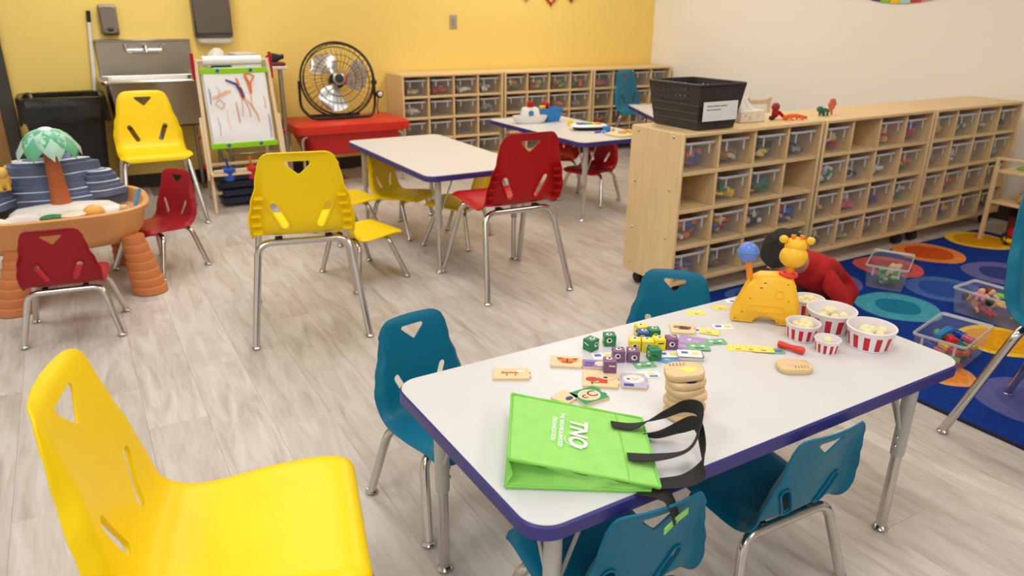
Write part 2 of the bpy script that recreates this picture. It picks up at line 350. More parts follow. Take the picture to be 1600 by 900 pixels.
# ---------------------------------------------------------------- chairs
from mathutils.geometry import delaunay_2d_cdt
def make_shell(k, seat_h):
    """one-piece moulded shell: grid mapped along the side profile, holes cut in the back. Returns (seat mesh data, back mesh data)"""
    prof = [(.222, -.034), (.218, -.014), (.200, -.002), (.160, .004), (.08, .000), (.0, -.009), (-.07, -.015), (-.115, -.011), (-.150, .006), (-.174, .038), (-.188, .085), (-.205, .165), (-.226, .250), (-.240, .302), (-.258, .348)]
    P = [Vector((0, y * k, seat_h + z * k)) for y, z in prof]
    # resample (Catmull-Rom) by arc length
    dense = []
    for i in range(len(P) - 1):
        a, b_, c, d = P[max(i - 1, 0)], P[i], P[i + 1], P[min(i + 2, len(P) - 1)]
        for j in range(8):
            t = j / 8; dense.append(.5 * ((2 * b_) + (c - a) * t + (2 * a - 5 * b_ + 4 * c - d) * t * t + (3 * b_ - a - 3 * c + d) * t ** 3))
    dense.append(P[-1]); S = [0]
    for i in range(1, len(dense)): S.append(S[-1] + (dense[i] - dense[i - 1]).length)
    tot = S[-1]
    def at(s_):
        s_ = min(max(s_, 0), tot); i = 0
        lo, hi = 0, len(S) - 2
        while lo < hi:
            mid = (lo + hi + 1) // 2
            if S[mid] <= s_: lo = mid
            else: hi = mid - 1
        f = (s_ - S[lo]) / max(1e-9, S[lo + 1] - S[lo]); p = dense[lo].lerp(dense[lo + 1], f); t = (dense[lo + 1] - dense[lo]).normalized()
        return p, t, Vector((0, t.z, -t.y))
    T = tot
    SPL = round((next(S[i] for i in range(len(dense)) if dense[i].y < -.155 * k) + .012 * k) / tot * 76) / 76
    bend = next(S[i] for i in range(len(dense)) if dense[i].y < -.155 * k)
    WK = [(0, .190), (.06 * k, .205), (.2 * k, .208), (bend - .08 * k, .203), (bend, .203), (bend + .07 * k, .205), (bend + .14 * k, .190), (bend + .22 * k, .166), (bend + .30 * k, .150), (T, .140)]
    def wid(s_):
        for (a, wa), (b_, wb) in zip(WK, WK[1:]):
            if s_ <= b_:
                f = (s_ - a) / (b_ - a); f = f * f * (3 - 2 * f); return (wa + (wb - wa) * f) * k
        return WK[-1][1] * k
    # hole signed distances in (x, s)
    def seg_sd(p, a, b_, r):
        pa = p - a; ba = b_ - a; h = max(0, min(1, pa.dot(ba) / ba.dot(ba))); return (pa - ba * h).length - r
    def tri_sd(p, V, r):
        d = 1e9; ins = True
        for i in range(3):
            a, b_ = V[i], V[(i + 1) % 3]; pa = p - a; ba = b_ - a; h = max(0, min(1, pa.dot(ba) / ba.dot(ba))); d = min(d, (pa - ba * h).length)
            if ba.x * pa.y - ba.y * pa.x < 0: ins = False
        return (-d if ins else d) - r
    tb = T - .052 * k
    TRI = [Vector((-.042 * k, tb)), Vector((0, tb - .040 * k)), Vector((.042 * k, tb))]
    sl = bend + .075 * k
    def sd(x, s_):
        if s_ < bend: return 1
        p = Vector((x, s_)); q = Vector((abs(x), s_))
        return min(tri_sd(p, TRI, .008 * k), seg_sd(q, Vector((.069 * k, sl - .036 * k)), Vector((.105 * k, sl + .044 * k)), .0150 * k))
    nu, nv = 30, 76
    def uv2xs(u, v):
        au = abs(u)
        def endcut(r, wdt):     # rounded corners
            t = min(1, max(0, (au - (1 - r / wdt)) / (r / wdt))); return r * (1 - math.sqrt(max(0, 1 - t * t)))
        lo = endcut(.055 * k, .2 * k) * .9; hi = endcut(.05 * k, .145 * k) + .012 * k * u * u
        s_ = lo + (T - hi - lo) * v; return u * wid(s_), s_, lo, hi
    def xs2uv(x, s_):
        u = x / wid(s_); _, _, lo, hi = uv2xs(u, .5); return u, (s_ - lo) / (T - hi - lo)
    pts = []
    for j in range(nv + 1):
        for i in range(nu + 1):
            u = -1 + 2 * i / nu; v = j / nv; x, s_, _, _ = uv2xs(u, v)
            if s_ > bend - .01 and sd(x, s_) < .0035 * k and 0 < i < nu: continue
            pts.append((u, v))
    edges = []
    def loop(poly):
        o = len(pts); n = len(poly)
        for q in poly: pts.append(xs2uv(q[0], q[1]))
        edges.extend((o + i, o + (i + 1) % n) for i in range(n))
    def rounded(V_, r, seg):     # convex polygon grown by r
        out_ = []; n = len(V_)
        for i in range(n):
            a_, b_, c_ = V_[i - 1], V_[i], V_[(i + 1) % n]
            n1 = Vector(((b_ - a_).y, -(b_ - a_).x)).normalized(); n2 = Vector(((c_ - b_).y, -(c_ - b_).x)).normalized()
            a1 = math.atan2(n1.y, n1.x); a2 = math.atan2(n2.y, n2.x)
            while a2 < a1: a2 += 2 * PI
            for j in range(seg + 1): a3 = a1 + (a2 - a1) * j / seg; out_.append((b_.x + r * math.cos(a3), b_.y + r * math.sin(a3)))
        return out_
    def densify(poly, m_):
        out_ = []
        for i in range(len(poly)):
            a_, b_ = Vector(poly[i]), Vector(poly[(i + 1) % len(poly)]); n = max(1, int((b_ - a_).length / m_))
            for j in range(n): out_.append(tuple(a_.lerp(b_, j / n)))
        return out_
    loop(densify(rounded(TRI, .008 * k, 5), .008 * k))
    for sx in (-1, 1):
        A_, B_ = Vector((sx * .069 * k, sl - .036 * k)), Vector((sx * .105 * k, sl + .044 * k)); d_ = (B_ - A_).normalized(); a0 = math.atan2(d_.y, d_.x); r_ = .0150 * k
        lp = [(B_.x + r_ * math.cos(a0 - PI / 2 + PI * j / 7), B_.y + r_ * math.sin(a0 - PI / 2 + PI * j / 7)) for j in range(8)] + [(A_.x + r_ * math.cos(a0 + PI / 2 + PI * j / 7), A_.y + r_ * math.sin(a0 + PI / 2 + PI * j / 7)) for j in range(8)]
        loop(densify(lp, .010 * k))
    SX = .18 * k
    slot_loops = []
    for sx in (-1, 1):
        A_, B_ = Vector((sx * .069 * k, sl - .036 * k)), Vector((sx * .105 * k, sl + .044 * k)); a0 = math.atan2((B_ - A_).y, (B_ - A_).x); r_ = .0185 * k
        slot_loops.append([(B_.x + r_ * math.cos(a0 - PI / 2 + PI * j / 6), B_.y + r_ * math.sin(a0 - PI / 2 + PI * j / 6)) for j in range(7)] + [(A_.x + r_ * math.cos(a0 + PI / 2 + PI * j / 6), A_.y + r_ * math.sin(a0 + PI / 2 + PI * j / 6)) for j in range(7)])
    ov, oe, of, _, _, _ = delaunay_2d_cdt([Vector((u * SX, v * T)) for u, v in pts], edges, [], 0, 1e-6)
    V = []; XS = []
    def surf(x, s_):
        p, t, n = at(s_); wv = wid(s_); uu = min(1, abs(x) / wv)
        # cross-section: dished seat, back wrapped, edges rolled away from the sitter
        roll = max(0, (uu - .80) / .20); roll = roll * roll
        f = max(0, min(1, (s_ - bend + .05 * k) / (.11 * k))); f = f * f * (3 - 2 * f); top = max(0, min(1, (s_ - (T - .16 * k)) / (.1 * k)))
        da = .006 * k * (uu ** 2) * min(1, s_ / (.12 * k)) - .016 * k * roll * min(1, max(0, s_ / (.05 * k)))
        db = .020 * k * uu ** 2 * (1 - .3 * top) - (.034 * k * (1 - .72 * top)) * roll
        dep = da + (db - da) * f
        if s_ > T - .03 * k: dep -= .010 * k * ((s_ - (T - .03 * k)) / (.03 * k)) ** 2
        return Vector((x, p.y, p.z)) + n * dep, n
    for q in ov:
        x, s_, _, _ = uv2xs(max(-1, min(1, q.x / SX)), max(0, min(1, q.y / T)))
        V.append(surf(x, s_)[0]); XS.append((x, s_))
    faces = []; side = []
    for q in of:
        q = tuple(q); n = len(q); cx = sum(XS[a][0] for a in q) / n; cs = sum(XS[a][1] for a in q) / n
        if cs > bend and sd(cx, cs) < 0: continue
        faces.append(q); side.append(0 if sum(ov[a].y for a in q) / n < T * SPL else 1)
    nrm = [Vector((0, 0, 0)) for _ in V]
    for q in faces:
        n = (V[q[1]] - V[q[0]]).cross(V[q[2]] - V[q[0]])
        for a in q: nrm[a] += n
    nrm = [n.normalized() if n.length > 0 else Vector((0, 0, 1)) for n in nrm]
    if nrm[10 * (nu + 1) + nu // 2].z < 0: nrm = [-n for n in nrm]; faces = [q[::-1] for q in faces]
    th = .0055 * (.8 + .2 * k)
    out = []
    for part in (0, 1):
        fs = [f for f, s_ in zip(faces, side) if s_ == part]
        use = sorted({a for f in fs for a in f}); mp = {a: i for i, a in enumerate(use)}; n = len(use)
        vv = [V[a] for a in use] + [V[a] - nrm[a] * th for a in use]; nn = [nrm[a] for a in use] + [-nrm[a] for a in use]
        ff = [tuple(mp[a] for a in f) for f in fs] + [tuple(mp[a] + n for a in f[::-1]) for f in fs]
        cnt = {}
        for f in faces:
            for i in range(3):
                e_ = (f[i], f[(i + 1) % 3]); cnt[tuple(sorted(e_))] = cnt.get(tuple(sorted(e_)), 0) + 1
        rim = []
        for f in fs:
            for i in range(3):
                a, b_ = f[i], f[(i + 1) % 3]
                if cnt[tuple(sorted((a, b_)))] == 1: rim.append((a, b_))
        # rim wall gets its own vertices so that the edge stays crisp
        k0 = len(vv); rm = {}
        for a, b_ in rim:
            for c in (a, b_):
                if c not in rm: rm[c] = len(vv); vv += [V[c], V[c] - nrm[c] * th]; nn += [None, None]
        acc = {}
        for a, b_ in rim:
            e_ = (V[b_] - V[a]).cross(nrm[a]); 
            for c in (a, b_): acc[c] = acc.get(c, Vector((0, 0, 0))) + e_
            ff.append((rm[b_], rm[a], rm[a] + 1, rm[b_] + 1))
        for c, i in rm.items(): 
            t = acc[c].normalized() if acc[c].length > 0 else nrm[c]
            nn[i] = (t + nrm[c] * .6).normalized(); nn[i + 1] = (t - nrm[c] * .6).normalized()
        me = bpy.data.meshes.new('seat' if part == 0 else 'backrest'); me.from_pydata([tuple(p) for p in vv], [], ff); me.update()
        me.polygons.foreach_set('use_smooth', [True] * len(ff)); me.normals_split_custom_set_from_vertices([tuple(x) for x in nn])
        me.materials.append(YEL); out.append(me)
    # places of the stepped ribs moulded behind the rolled edges
    spots = []
    for sx in (-1, 1):
        for i in range(5):
            s_ = bend + (.015 + .037 * i) * k; p, t, n = at(s_); wv = wid(s_)
            c = Vector((sx * (wv - .030 * k), p.y, p.z)) - n * .013 * k
            spots.append((c, math.atan2(t.y, t.z)))
    out.append(spots)
    rims = []
    for lp in slot_loops:
        pts_ = []
        for x, s_ in densify(lp, .012 * k): p, n = surf(x, s_); pts_.append(p - n * (.0055 + .0025 * k))
        rims.append(MB().tube(pts_, .0042 * k, 6, closed=True).mesh('slot_rim', YEL))
    out.append(rims)
    return out
CH = {}
for size, k, sh, zb, yb, ybr, fw, fd, wb, r in (('large', 1.0, .442, .404, .115, .140, .2265, .262, .180, .0138), ('small', .72, .243, .212, .068, .100, .175, .143, .132, .0125)):
    seat, back, ribs, rims = make_shell(k, sh)
    leg = {}
    for sx in (-1, 1):
        for sy in (-1, 1):
            pts = fillet([(sx * fw, sy * fd, .012), (sx * wb, (yb if sy > 0 else -ybr), zb), (sx * wb * .35, (yb if sy > 0 else -ybr), zb)], .075 * k + .005, 7)
            leg[(sx, sy)] = MB().tube(pts, r, 12).mesh('leg', CHROME)
    bar = MB().cyl((-wb * .36, 0, 0), (wb * .36, 0, 0), r, 12).mesh('crossbar', CHROME)
    brk = MB().box((0, 0, 0), (.03 * k, .04 * k, .020 * k + .004), bev=.003).mesh('bracket', BLACK)
    gl = MB().lathe([(.012, 0), (.017, .003), (.018, .007), (.0155, .010), (.0135, .013), (.0125, .017), (.006, .018)], 14).mesh('glide', CHROME)
    CH[size] = (seat, back, (ribs, rims), leg, bar, brk, gl, zb, (yb, ybr), fw, fd, wb)
RIBME = MB().box((0, 0, 0), (.036, .026, .007), bev=.0015).mesh('rib', YEL)
def chair(size, mt, x, y, face, label, rib=False, group=None):
    seat, back, ribs, leg, bar, brk, gl, zb, yb, fw, fd, wb = CH[size]
    t = thing('chair', label, 'chair', (x, y, .001 if size == 'large' else .001), R(face - 90), group)
    def setm(o):
        o.material_slots[0].link = 'OBJECT'; o.material_slots[0].material = mt; return o
    setm(obj('seat', seat, t)); bk = setm(obj('backrest', back, t))
    for rm_ in ribs[1]: setm(obj('slot_rim', rm_, bk))
    if rib:
        for c, a in ribs[0]:
            o = setm(obj('rib', RIBME, bk, c)); o.rotation_euler.x = -a
    for (sx, sy), me in leg.items():
        lg = obj('leg', me, t); g = obj('glide', gl, lg, (sx * fw, sy * fd, 0))
    for sy in (-1, 1): obj('crossbar', bar, t, (0, yb[0] if sy > 0 else -yb[1], zb))
    sh = .420 if size == 'large' else .228
    for sx in (-1, 1):
        for sy in (-1, 1): obj('bracket', brk, t, (sx * wb * .55, yb[0] if sy > 0 else -yb[1] + .012, (zb + sh) / 2 - .002))
    return t
ny = chair('large', YEL, .132, 1.158, -13.5, 'bright yellow chair filling the bottom left corner, closest to the viewer'); ny.scale = (.95, .95, .965)
chair('large', YEL, .754, 3.034, 77, 'tall yellow chair with its back to us, left of the middle table', True)
chair('large', YEL, .395, 5.16, -90, 'tall yellow chair facing us in front of the steel sink')
chair('large', RED, 1.752, 3.047, 88, 'tall red chair with its back to us at the near end of the middle table', True)
chair('large', TEAL, 2.54, .84, -86, 'tall teal chair at the right picture edge, one chrome leg on the bare floor')
chair('large', TEAL, 4.60, 5.40, -72, 'tall teal chair in the far corner before the back-wall shelves')
chair('small', MAROON, -.14, 3.40, 83, 'low dark red chair with its back to us in front of the sand table')
chair('small', MAROON, .266, 4.096, 214, 'low dark red chair at the right end of the sand table')
chair('small', RED, 3.15, 4.25, 205, 'nearer of two low red chairs tucked in at the far table with toys')
chair('small', RED, 3.16, 4.74, 182, 'farther of two low red chairs tucked in at the far table with toys')
chair('small', YEL, 1.163, 3.484, 13, 'low yellow chair half hidden behind the tall yellow one, nearest the middle table')
chair('small', YEL, 1.32, 4.20, 8, 'low yellow chair at the far left corner of the middle table')
chair('small', YEL, 1.66, 4.14, -55, 'low yellow chair pushed under the middle table, facing us')
chair('small', YEL, 1.86, 3.80, 130, 'low yellow chair under the middle table, turned away from us, beside its near leg')
chair('small', TEAL, .745, 1.592, -80, 'low teal chair at the left end of the near table, seat and chrome legs showing')
chair('small', TEAL, 1.49, 1.57, 222, 'low teal chair behind the near table, only its backrest showing, by the giraffe toy')
chair('small', TEAL, 1.245, .965, 88, 'low teal chair tucked under the front of the near table, right of the green bag')
chair('small', TEAL, .778, .957, 86, 'low teal chair tucked under the near table below the green bag strap')

# ---------------------------------------------------------------- activity tables
def table(label, x, y, wd, dp, h, rz):
    t = thing('activity_table', label, 'table', (x, y, 0), rz)
    th = .029
    MB().prism(rrect(wd, dp, .055, 8), h - th, h - .0008, bev=.004).build('edge_band', NAVY, t)
    MB().prism(rrect(wd - .008, dp - .008, .052, 8), h - .006, h).build('table_top', LAMIN, t)
    ix, iy = wd / 2 - .085, dp / 2 - .07
    for sx in (-1, 1):
        for sy in (-1, 1):
            px, py = sx * ix, sy * iy
            lg = MB().lathe([(.0165, h * .46), (.0172, h * .47), (.0172, h - th - .004), (.026, h - th - .004), (.026, h - th)], 16, M=Matrix.Translation((px, py, 0))).build('leg', LEGGREY, t)
            MB().cyl((px, py, .012), (px, py, h * .47), .0135, 14).build('lower_tube', CHROME, lg)
            MB().lathe([(.013, 0), (.019, .002), (.0205, .006), (.017, .011), (.0135, .014), (.0135, .022)], 16, M=Matrix.Translation((px, py, 0))).build('glide', CHROME, lg)
            bl = MB()
            for dz in (.03, .055): bl.sphere((px - sx * .0175, py, h * .46 + dz), .0055, 10, 6)
            bl.build('bolt', CHROME, lg)
            for ax in (0, 1):
                d = (-sx * .085, 0) if ax == 0 else (0, -sy * .085)
                MB().cyl((px + d[0] * .18, py + d[1] * .18, h * .62), (px + d[0], py + d[1], h - th - .002), .0042, 8).build('brace', LEGGREY, lg)
    return t
T1Z, T2Z = .5047, .5275
table('near activity table, grey top and navy edge, holding the green bag', 1.136, 1.105, 1.2417, .5926, T1Z, .0143)
table('bare grey activity table with navy edge in the middle, tall red chair at its end', 1.739, 3.860, .6183, 1.2183, T2Z, .0041)
table('far activity table holding the white toy boat', 2.99, 4.335, .612, 1.215, T2Z, .006)
table('farthest activity table, one corner showing left of the black basket', 4.34, 4.70, .612, .90, T2Z, R(-25))
# ---------------------------------------------------------------- cubby shelf units with clear bins
UW, UH, UD, UZ = .9591, .7912, .353, .0717
PT = .018
def rowz(r): return UZ + PT + (UH - UZ - PT) / 4 * r      # top face of the board under row r (0 = bottom)
CW = (UW - PT) / 4
CHH = (UH - UZ - PT) / 4
_side = MB().box((0, 0, 0), (PT, UD, UH - UZ), bev=.004).mesh('side_panel', MAPLE)
_top = MB().box((0, 0, 0), (UW - 2 * PT, UD, PT), bev=.004).mesh('top_panel', MAPLE)
_brd = MB().box((0, 0, 0), (UW - 2 * PT, UD - .012, PT), bev=.002).mesh('shelf', MAPLE)
_div = MB().box((0, 0, 0), (PT * .9, UD - .016, CHH - PT), bev=.002).mesh('divider', MAPLE)
_back = MB().box((0, 0, 0), (UW - 2 * PT, .006, UH - UZ - 2 * PT)).mesh('back_panel', MAPLE_D)
cs = MB(); cs.box((0, 0, .062), (.045, .045, .006)); cs.box((0, .012, .047), (.008, .03, .03), bev=.002)
for sx in (-1, 1): cs.lathe([(.012, -.009), (.026, -.009), (.028, -.006), (.028, .006), (.026, .009), (.012, .009)], 16, M=Matrix.Translation((sx * .013, -.004, .0285)) @ Matrix.Rotation(PI / 2, 4, 'Y'))
_cast = cs.mesh('caster', RUBBER)
_cap = MB().sphere((0, 0, 0), .0075, 10, 6, sc=(.45, 1, 1)).mesh('screw_cap', CHROME)
def unit(label, x, y, rz, caps=False):
    t = thing('cubby_shelf', label, 'shelf unit', (x, y, 0), rz, 'cubby shelf units')
    for sx in (PT / 2, UW - PT / 2): obj('side_panel', _side, t, (sx, UD / 2, (UZ + UH) / 2))
    obj('top_panel', _top, t, (UW / 2, UD / 2, UH - PT / 2))
    for r in range(4): obj('shelf', _brd, t, (UW / 2, UD / 2 + .004, rowz(r) - PT / 2))
    for r in range(4):
        for c in (1, 2, 3): obj('divider', _div, t, (PT / 2 + CW * c, UD / 2 + .006, rowz(r) + (CHH - PT) / 2))
    obj('back_panel', _back, t, (UW / 2, UD - .005, (UZ + UH) / 2))
    for cx in (.07, UW - .07):
        for cy in (.05, UD - .05): obj('caster', _cast, t, (cx, cy, 0))
    if caps:
        for cy in (.06, UD - .055):
            for cz in (.12, .30, .53, UH - .022): obj('screw_cap', _cap, t, (-.001, cy, cz))
    return t
# bin: thin tapered tub, thick rim, two ribs on the front
BW, BD, BH = .190, .312, .130
def ring(w_, d_, z, r=.014): return [(p[0], p[1], z) for p in rrect(w_, d_, r, 3)]
tb = MB(); tb.rings([ring(BW * .84, BD * .90, 0), ring(BW * .86, BD * .915, .006), ring(BW * .97, BD * .97, BH - .01)], cap1=False)
_tub = tb.mesh('storage_bin', CLEARB)
rm = MB(); rr_ = [ring(BW * .965, BD * .965, BH - .012), ring(BW, BD, BH - .012), ring(BW + .004, BD + .004, BH - .006), ring(BW, BD, BH), ring(BW - .006, BD - .006, BH), ring(BW * .965 - .004, BD * .965 - .004, BH - .012)]
rm.rings(rr_, cap0=False, cap1=False)
_rim = rm.mesh('rim', RIM)
_rib = MB().box((0, 0, 0), (.009, .005, .046), bev=.001).mesh('rib', RIM)
def ribs(o):
    for sx in (-1, 1): obj('rib', _rib, o, (sx * BW * .30, -BD * .487 + .001, BH - .034))
def bin_(label, loc, rz, group, parent=None):
    o = obj('storage_bin', _tub, None, loc, rz); tag(o, label, 'storage bin', group)
    obj('rim', _rim, o); ribs(o); return o
PAL = {'r': (200, 34, 36), 'g': (40, 132, 70), 'b': (38, 82, 178), 'y': (240, 196, 34), 'o': (232, 122, 36), 'w': (232, 230, 226), 'k': (30, 30, 32), 't': (30, 120, 130), 'n': (150, 112, 74), 'e': (214, 190, 150), 'p': (214, 110, 140), 'v': (92, 74, 150), 'a': (150, 150, 150), 'l': (140, 200, 80)}
def toy_pile(label, loc, rz, code, fill=.6, seed=0, w_=.150, d_=.26, group='toys inside the clear bins'):
    """loose toys lying in a bin: bricks, balls, rings and pegs settled in layers"""
    rd = random.Random(seed); mb = MB(); mats = [pm(PAL[c]) for c in code]; n = int(8 + 26 * fill)
    for i in range(n):
        s_ = rd.uniform(.018, .040); f = (i + .5) / n
        z = .006 + s_ * .6 + f * fill * .080
        # more of them against the front where they show
        yy = -d_ / 2 + s_ + rd.random() ** 2.0 * (d_ - 2 * s_); xx = rd.uniform(-w_ / 2 + s_, w_ / 2 - s_)
        M = Matrix.Translation((xx, yy, z)) @ Matrix.Rotation(rd.uniform(0, 6), 4, 'Z') @ Matrix.Rotation(rd.uniform(-.5, .5), 4, 'X')
        mi = rd.randrange(len(code)); q = rd.random()
        if q < .45: mb.box((0, 0, 0), (s_ * 1.7, s_ * 1.1, s_ * .9), mi, .003, M)
        elif q < .7: mb.sphere((0, 0, 0), s_ * .75, 10, 6, mi, M, (1, 1, .9))
        elif q < .85: mb.tube([(s_ * .8 * math.cos(t), s_ * .8 * math.sin(t), 0) for t in [2 * PI * j / 12 for j in range(12)]], s_ * .3, 6, mi, M, closed=True)
        else: mb.cyl((-s_, 0, 0), (s_, 0, 0), s_ * .42, 8, mi, M=M)
    o = mb.build('toy_pile', mats, None, 40, loc, rz); return tag(o, label, 'toys', group, 'stuff')
CN = {'r': 'red', 'g': 'green', 'b': 'blue', 'y': 'yellow', 'o': 'orange', 'w': 'white', 'k': 'black', 't': 'teal', 'n': 'brown', 'e': 'beige', 'p': 'pink', 'v': 'purple', 'a': 'grey', 'l': 'lime'}
ROWN = ['top', 'second', 'third', 'bottom']; COLN = ['first', 'second', 'third', 'last']
def fill_unit(short, x, y, rz, spec, seed):
    """spec: 4 rows from the top, each 4 codes; '' = empty cell, '-' = empty bin, else palette letters + fill digit"""
    cs_, sn = math.cos(rz), math.sin(rz)
    rd = random.Random(seed)
    for ri, row in enumerate(spec):
        for ci, code in enumerate(row):
            if code == '': continue
            r = 3 - ri; lx = PT / 2 + CW * (ci + .5) + rd.uniform(-.008, .008); ly = BD / 2 + .012 + rd.uniform(0, .012); z = rowz(r) + .001
            loc = (x + cs_ * lx - sn * ly, y + sn * lx + cs_ * ly, z); a = rz + rd.uniform(-.02, .02)
            pos = '%s row, %s column, %s' % (ROWN[ri], COLN[ci], short)
            bin_('clear plastic bin, ' + pos, loc, a, 'clear bins in the cubby shelves')
            if code != '-':
                c = code.rstrip('0123456789'); f = int(code[len(c):] or 6) / 10
                toy_pile('%s toys in the bin, %s' % (' and '.join(CN[k] for k in c[:2]), pos), (loc[0], loc[1], z + .003), a, c, f, seed * 100 + ri * 4 + ci)
BX, BY, BA = 2.2864, 2.4106, .0157
ST = UW + .0156
SB = [[['tobw7', 'nea5', 'gywk6', 'ka2'], ['', 'yg5', 'otg6', ''], ['owknb9', 'rby7', 'kwa7', 'rby6'], ['rva5', 'aen5', '-', 'ka3']],
      [['ywr7', '', 'ryp7', 'bror9'], ['wgw9', 'wk2', 'waw4', 'goryp6'], ['rgy5', 'pwr5', 'av2', 'gwp7'], ['rvy4', 'eae7', 'ena5', '-']],
      [['vyw5', 'et5', 'we4', 'gk3'], ['ga4', 'waw5', '-', 'a2'], ['aw3', 'orgv6', '-', '-'], ['yen6', 'yrb6', '-', 'k2']]]
BN = ['shelf holding the black basket', 'middle shelf of the front row', 'right-hand shelf of the front row']
BL_ = ['maple cubby shelf with chrome screw caps on its end, black basket on top', 'maple cubby shelf in the middle of the long front row', 'maple cubby shelf at the right end of the long front row']
for i in range(3):
    ux, uy = BX + math.cos(BA) * ST * i, BY + math.sin(BA) * ST * i
    unit(BL_[i], ux, uy, BA, i == 0); fill_unit(BN[i], ux, uy, BA, SB[i], 10 + i)
SA = [[['e1', 'rw2', 'w2', 'w3'], ['we4', '-', '-', 'wa4'], ['-', '-', '-', '-'], ['-', '-', '-', '-']],
      [['yog6', 'rol7', 'lgr7', 'gtob6'], ['-', '-', 'on3', 'a2'], ['-', 'k2', '-', '-'], ['-', '-', '-', '-']],
      [['p2', '-', '-', '-'], ['-', '-', '-', '-'], ['obv6', '-', '-', '-'], ['-', '-', '-', '-']]]
AN = ['back-wall shelf beside the fan', 'middle back-wall shelf', 'back-wall shelf in the corner']
AL_ = ['maple cubby shelf against the yellow wall, beside the fan', 'maple cubby shelf in the middle against the yellow wall', 'maple cubby shelf against the yellow wall in the far corner']
for i in range(3):
    ux = 2.3652 + ST * i; unit(AL_[i], ux, 5.825, 0); fill_unit(AN[i], ux, 5.825, 0, SA[i], 20 + i)
# ---------------------------------------------------------------- along the yellow wall
def T_(x, y, z, rz=0.0, rx=0.0, ry=0.0): return Matrix.Translation((x, y, z)) @ Matrix.Rotation(rz, 4, 'Z') @ Matrix.Rotation(ry, 4, 'Y') @ Matrix.Rotation(rx, 4, 'X')
# rubbish bin with liner
t = thing('trash_can', 'black plastic trash can with a shiny liner folded over its rim', 'trash can', (-.055, 5.86, 0))
MB().rings([ring(.36, .30, .001, .04), ring(.37, .31, .02, .04), ring(.46, .40, .66, .05), ring(.48, .42, .70, .05), ring(.48, .42, .725, .05), ring(.45, .39, .725, .05), ring(.44, .38, .66, .05), ring(.36, .30, .03, .04)]).build('body', BLACK, t)
lb = MB(); rd = random.Random(3)
rr_ = []
for z, e_ in ((.64, -.05), (.735, -.035), (.742, .0), (.735, .028), (.68, .032), (.62, .034), (.585, .038)):
    q = rrect(.48 + e_, .42 + e_, .055, 8); rr_.append([(x + rd.uniform(-.006, .006), y + rd.uniform(-.006, .006), z + (rd.uniform(-.018, .012) if z < .6 else rd.uniform(-.003, .003))) for x, y in q])
lb.rings(rr_, cap0=False, cap1=False); lb.build('liner', BAGBLK, t, 60)
# sink
t = thing('utility_sink', 'stainless steel wall sink with high backsplash and chrome faucet', 'sink', (.515, WY, 0))
b_ = MB(); b_.box((0, -.012, .95), (.62, .02, .25), bev=.004); b_.box((0, -.028, 1.068), (.63, .05, .012), bev=.003); b_.build('backsplash', STEEL, t)
def sq(w_, d_, z, r=.03): return [(p[0], p[1] - .252, z) for p in rrect(w_, d_, r, 4)]
bs = MB(); bs.rings([sq(.52, .36, .50), sq(.55, .40, .515), sq(.60, .45, .80), sq(.64, .47, .80), sq(.645, .475, .812), sq(.64, .47, .824), sq(.56, .41, .822), sq(.53, .38, .77), sq(.48, .33, .54)])
bs.build('basin', STEEL, t)
MB().tube([(p[0], p[1], .818) for p in [(q[0], q[1]) for q in sq(.645, .475, 0)]], .011, 8, closed=True).build('rolled_rim', mat('bright_steel', (225, 222, 215), .25, 1.0), t)
fc = MB(); fc.cyl((-.115, -.05, 1.0), (.115, -.05, 1.0), .014, 12)
for sx in (-1, 1): fc.cyl((sx * .10, -.02, 1.0), (sx * .10, -.06, 1.0), .021, 14); fc.cyl((sx * .115, -.05, 1.0), (sx * .115, -.05, 1.035), .013, 12)
fa = fc.build('faucet', CHROME, t)
MB().tube(fillet([(0, -.05, 1.0), (0, -.05, 1.03), (0, -.17, 1.045), (0, -.20, .99)], .04), .011, 10).build('spout', CHROME, fa)
for sx in (-1, 1): MB().box((sx * .125, -.07, 1.04), (.02, .085, .012), bev=.004).build('lever', CHROME, fa)
for sx in (-1, 1): MB().tube([(sx * .27, -.06, .0), (sx * .27, -.06, .5)], .016, 12).build('leg', STEEL, t)
dr = MB(); dr.tube(fillet([(0, -.235, .5), (0, -.235, .33), (0, -.03, .33)], .05), .02, 12); dr.build('drain_pipe', CHROME, t)
# dispensers
t = thing('soap_dispenser', 'grey soap dispenser on the yellow wall above the sink', 'soap dispenser', (.318, WY, 1.205))
GREYP = mat('grey_plastic', (128, 116, 104), .35, var=.04)
MB().rings([[(p[0], -.002, p[1]) for p in rrect(.115, .205, .02, 5)], [(p[0], -.05, p[1]) for p in rrect(.115, .205, .02, 5)], [(p[0], -.075, p[1]) for p in rrect(.09, .17, .025, 5)]]).build('cover', GREYP, t)
MB().sphere((0, -.072, -.062), .022, 14, 8, sc=(1, .5, .7)).build('push_button', mat('dark_grey', (60, 52, 48), .35), t)
MB().box((0, -.04, .085), (.10, .06, .025), bev=.008).build('top_cap', mat('silver_grey', (190, 182, 172), .3), t)
t = thing('towel_dispenser', 'tall steel paper towel dispenser on the yellow wall right of the sink', 'towel dispenser', (1.0, WY, 1.05))
GUN = mat('smoked_steel', (112, 104, 96), .34, .6, var=.04, scale=4, stretch=(40, 1, 40))
MB().box((0, -.055, .25), (.265, .11, .43), bev=.012).build('cabinet', GUN, t)
MB().box((0, -.112, .062), (.25, .008, .02), bev=.003).build('lip', mat('dark_steel', (70, 64, 60), .4, .5), t)
MB().box((0, -.06, .012), (.24, .085, .045), bev=.012).build('paper_slot', mat('pale_steel', (205, 196, 184), .4), t)
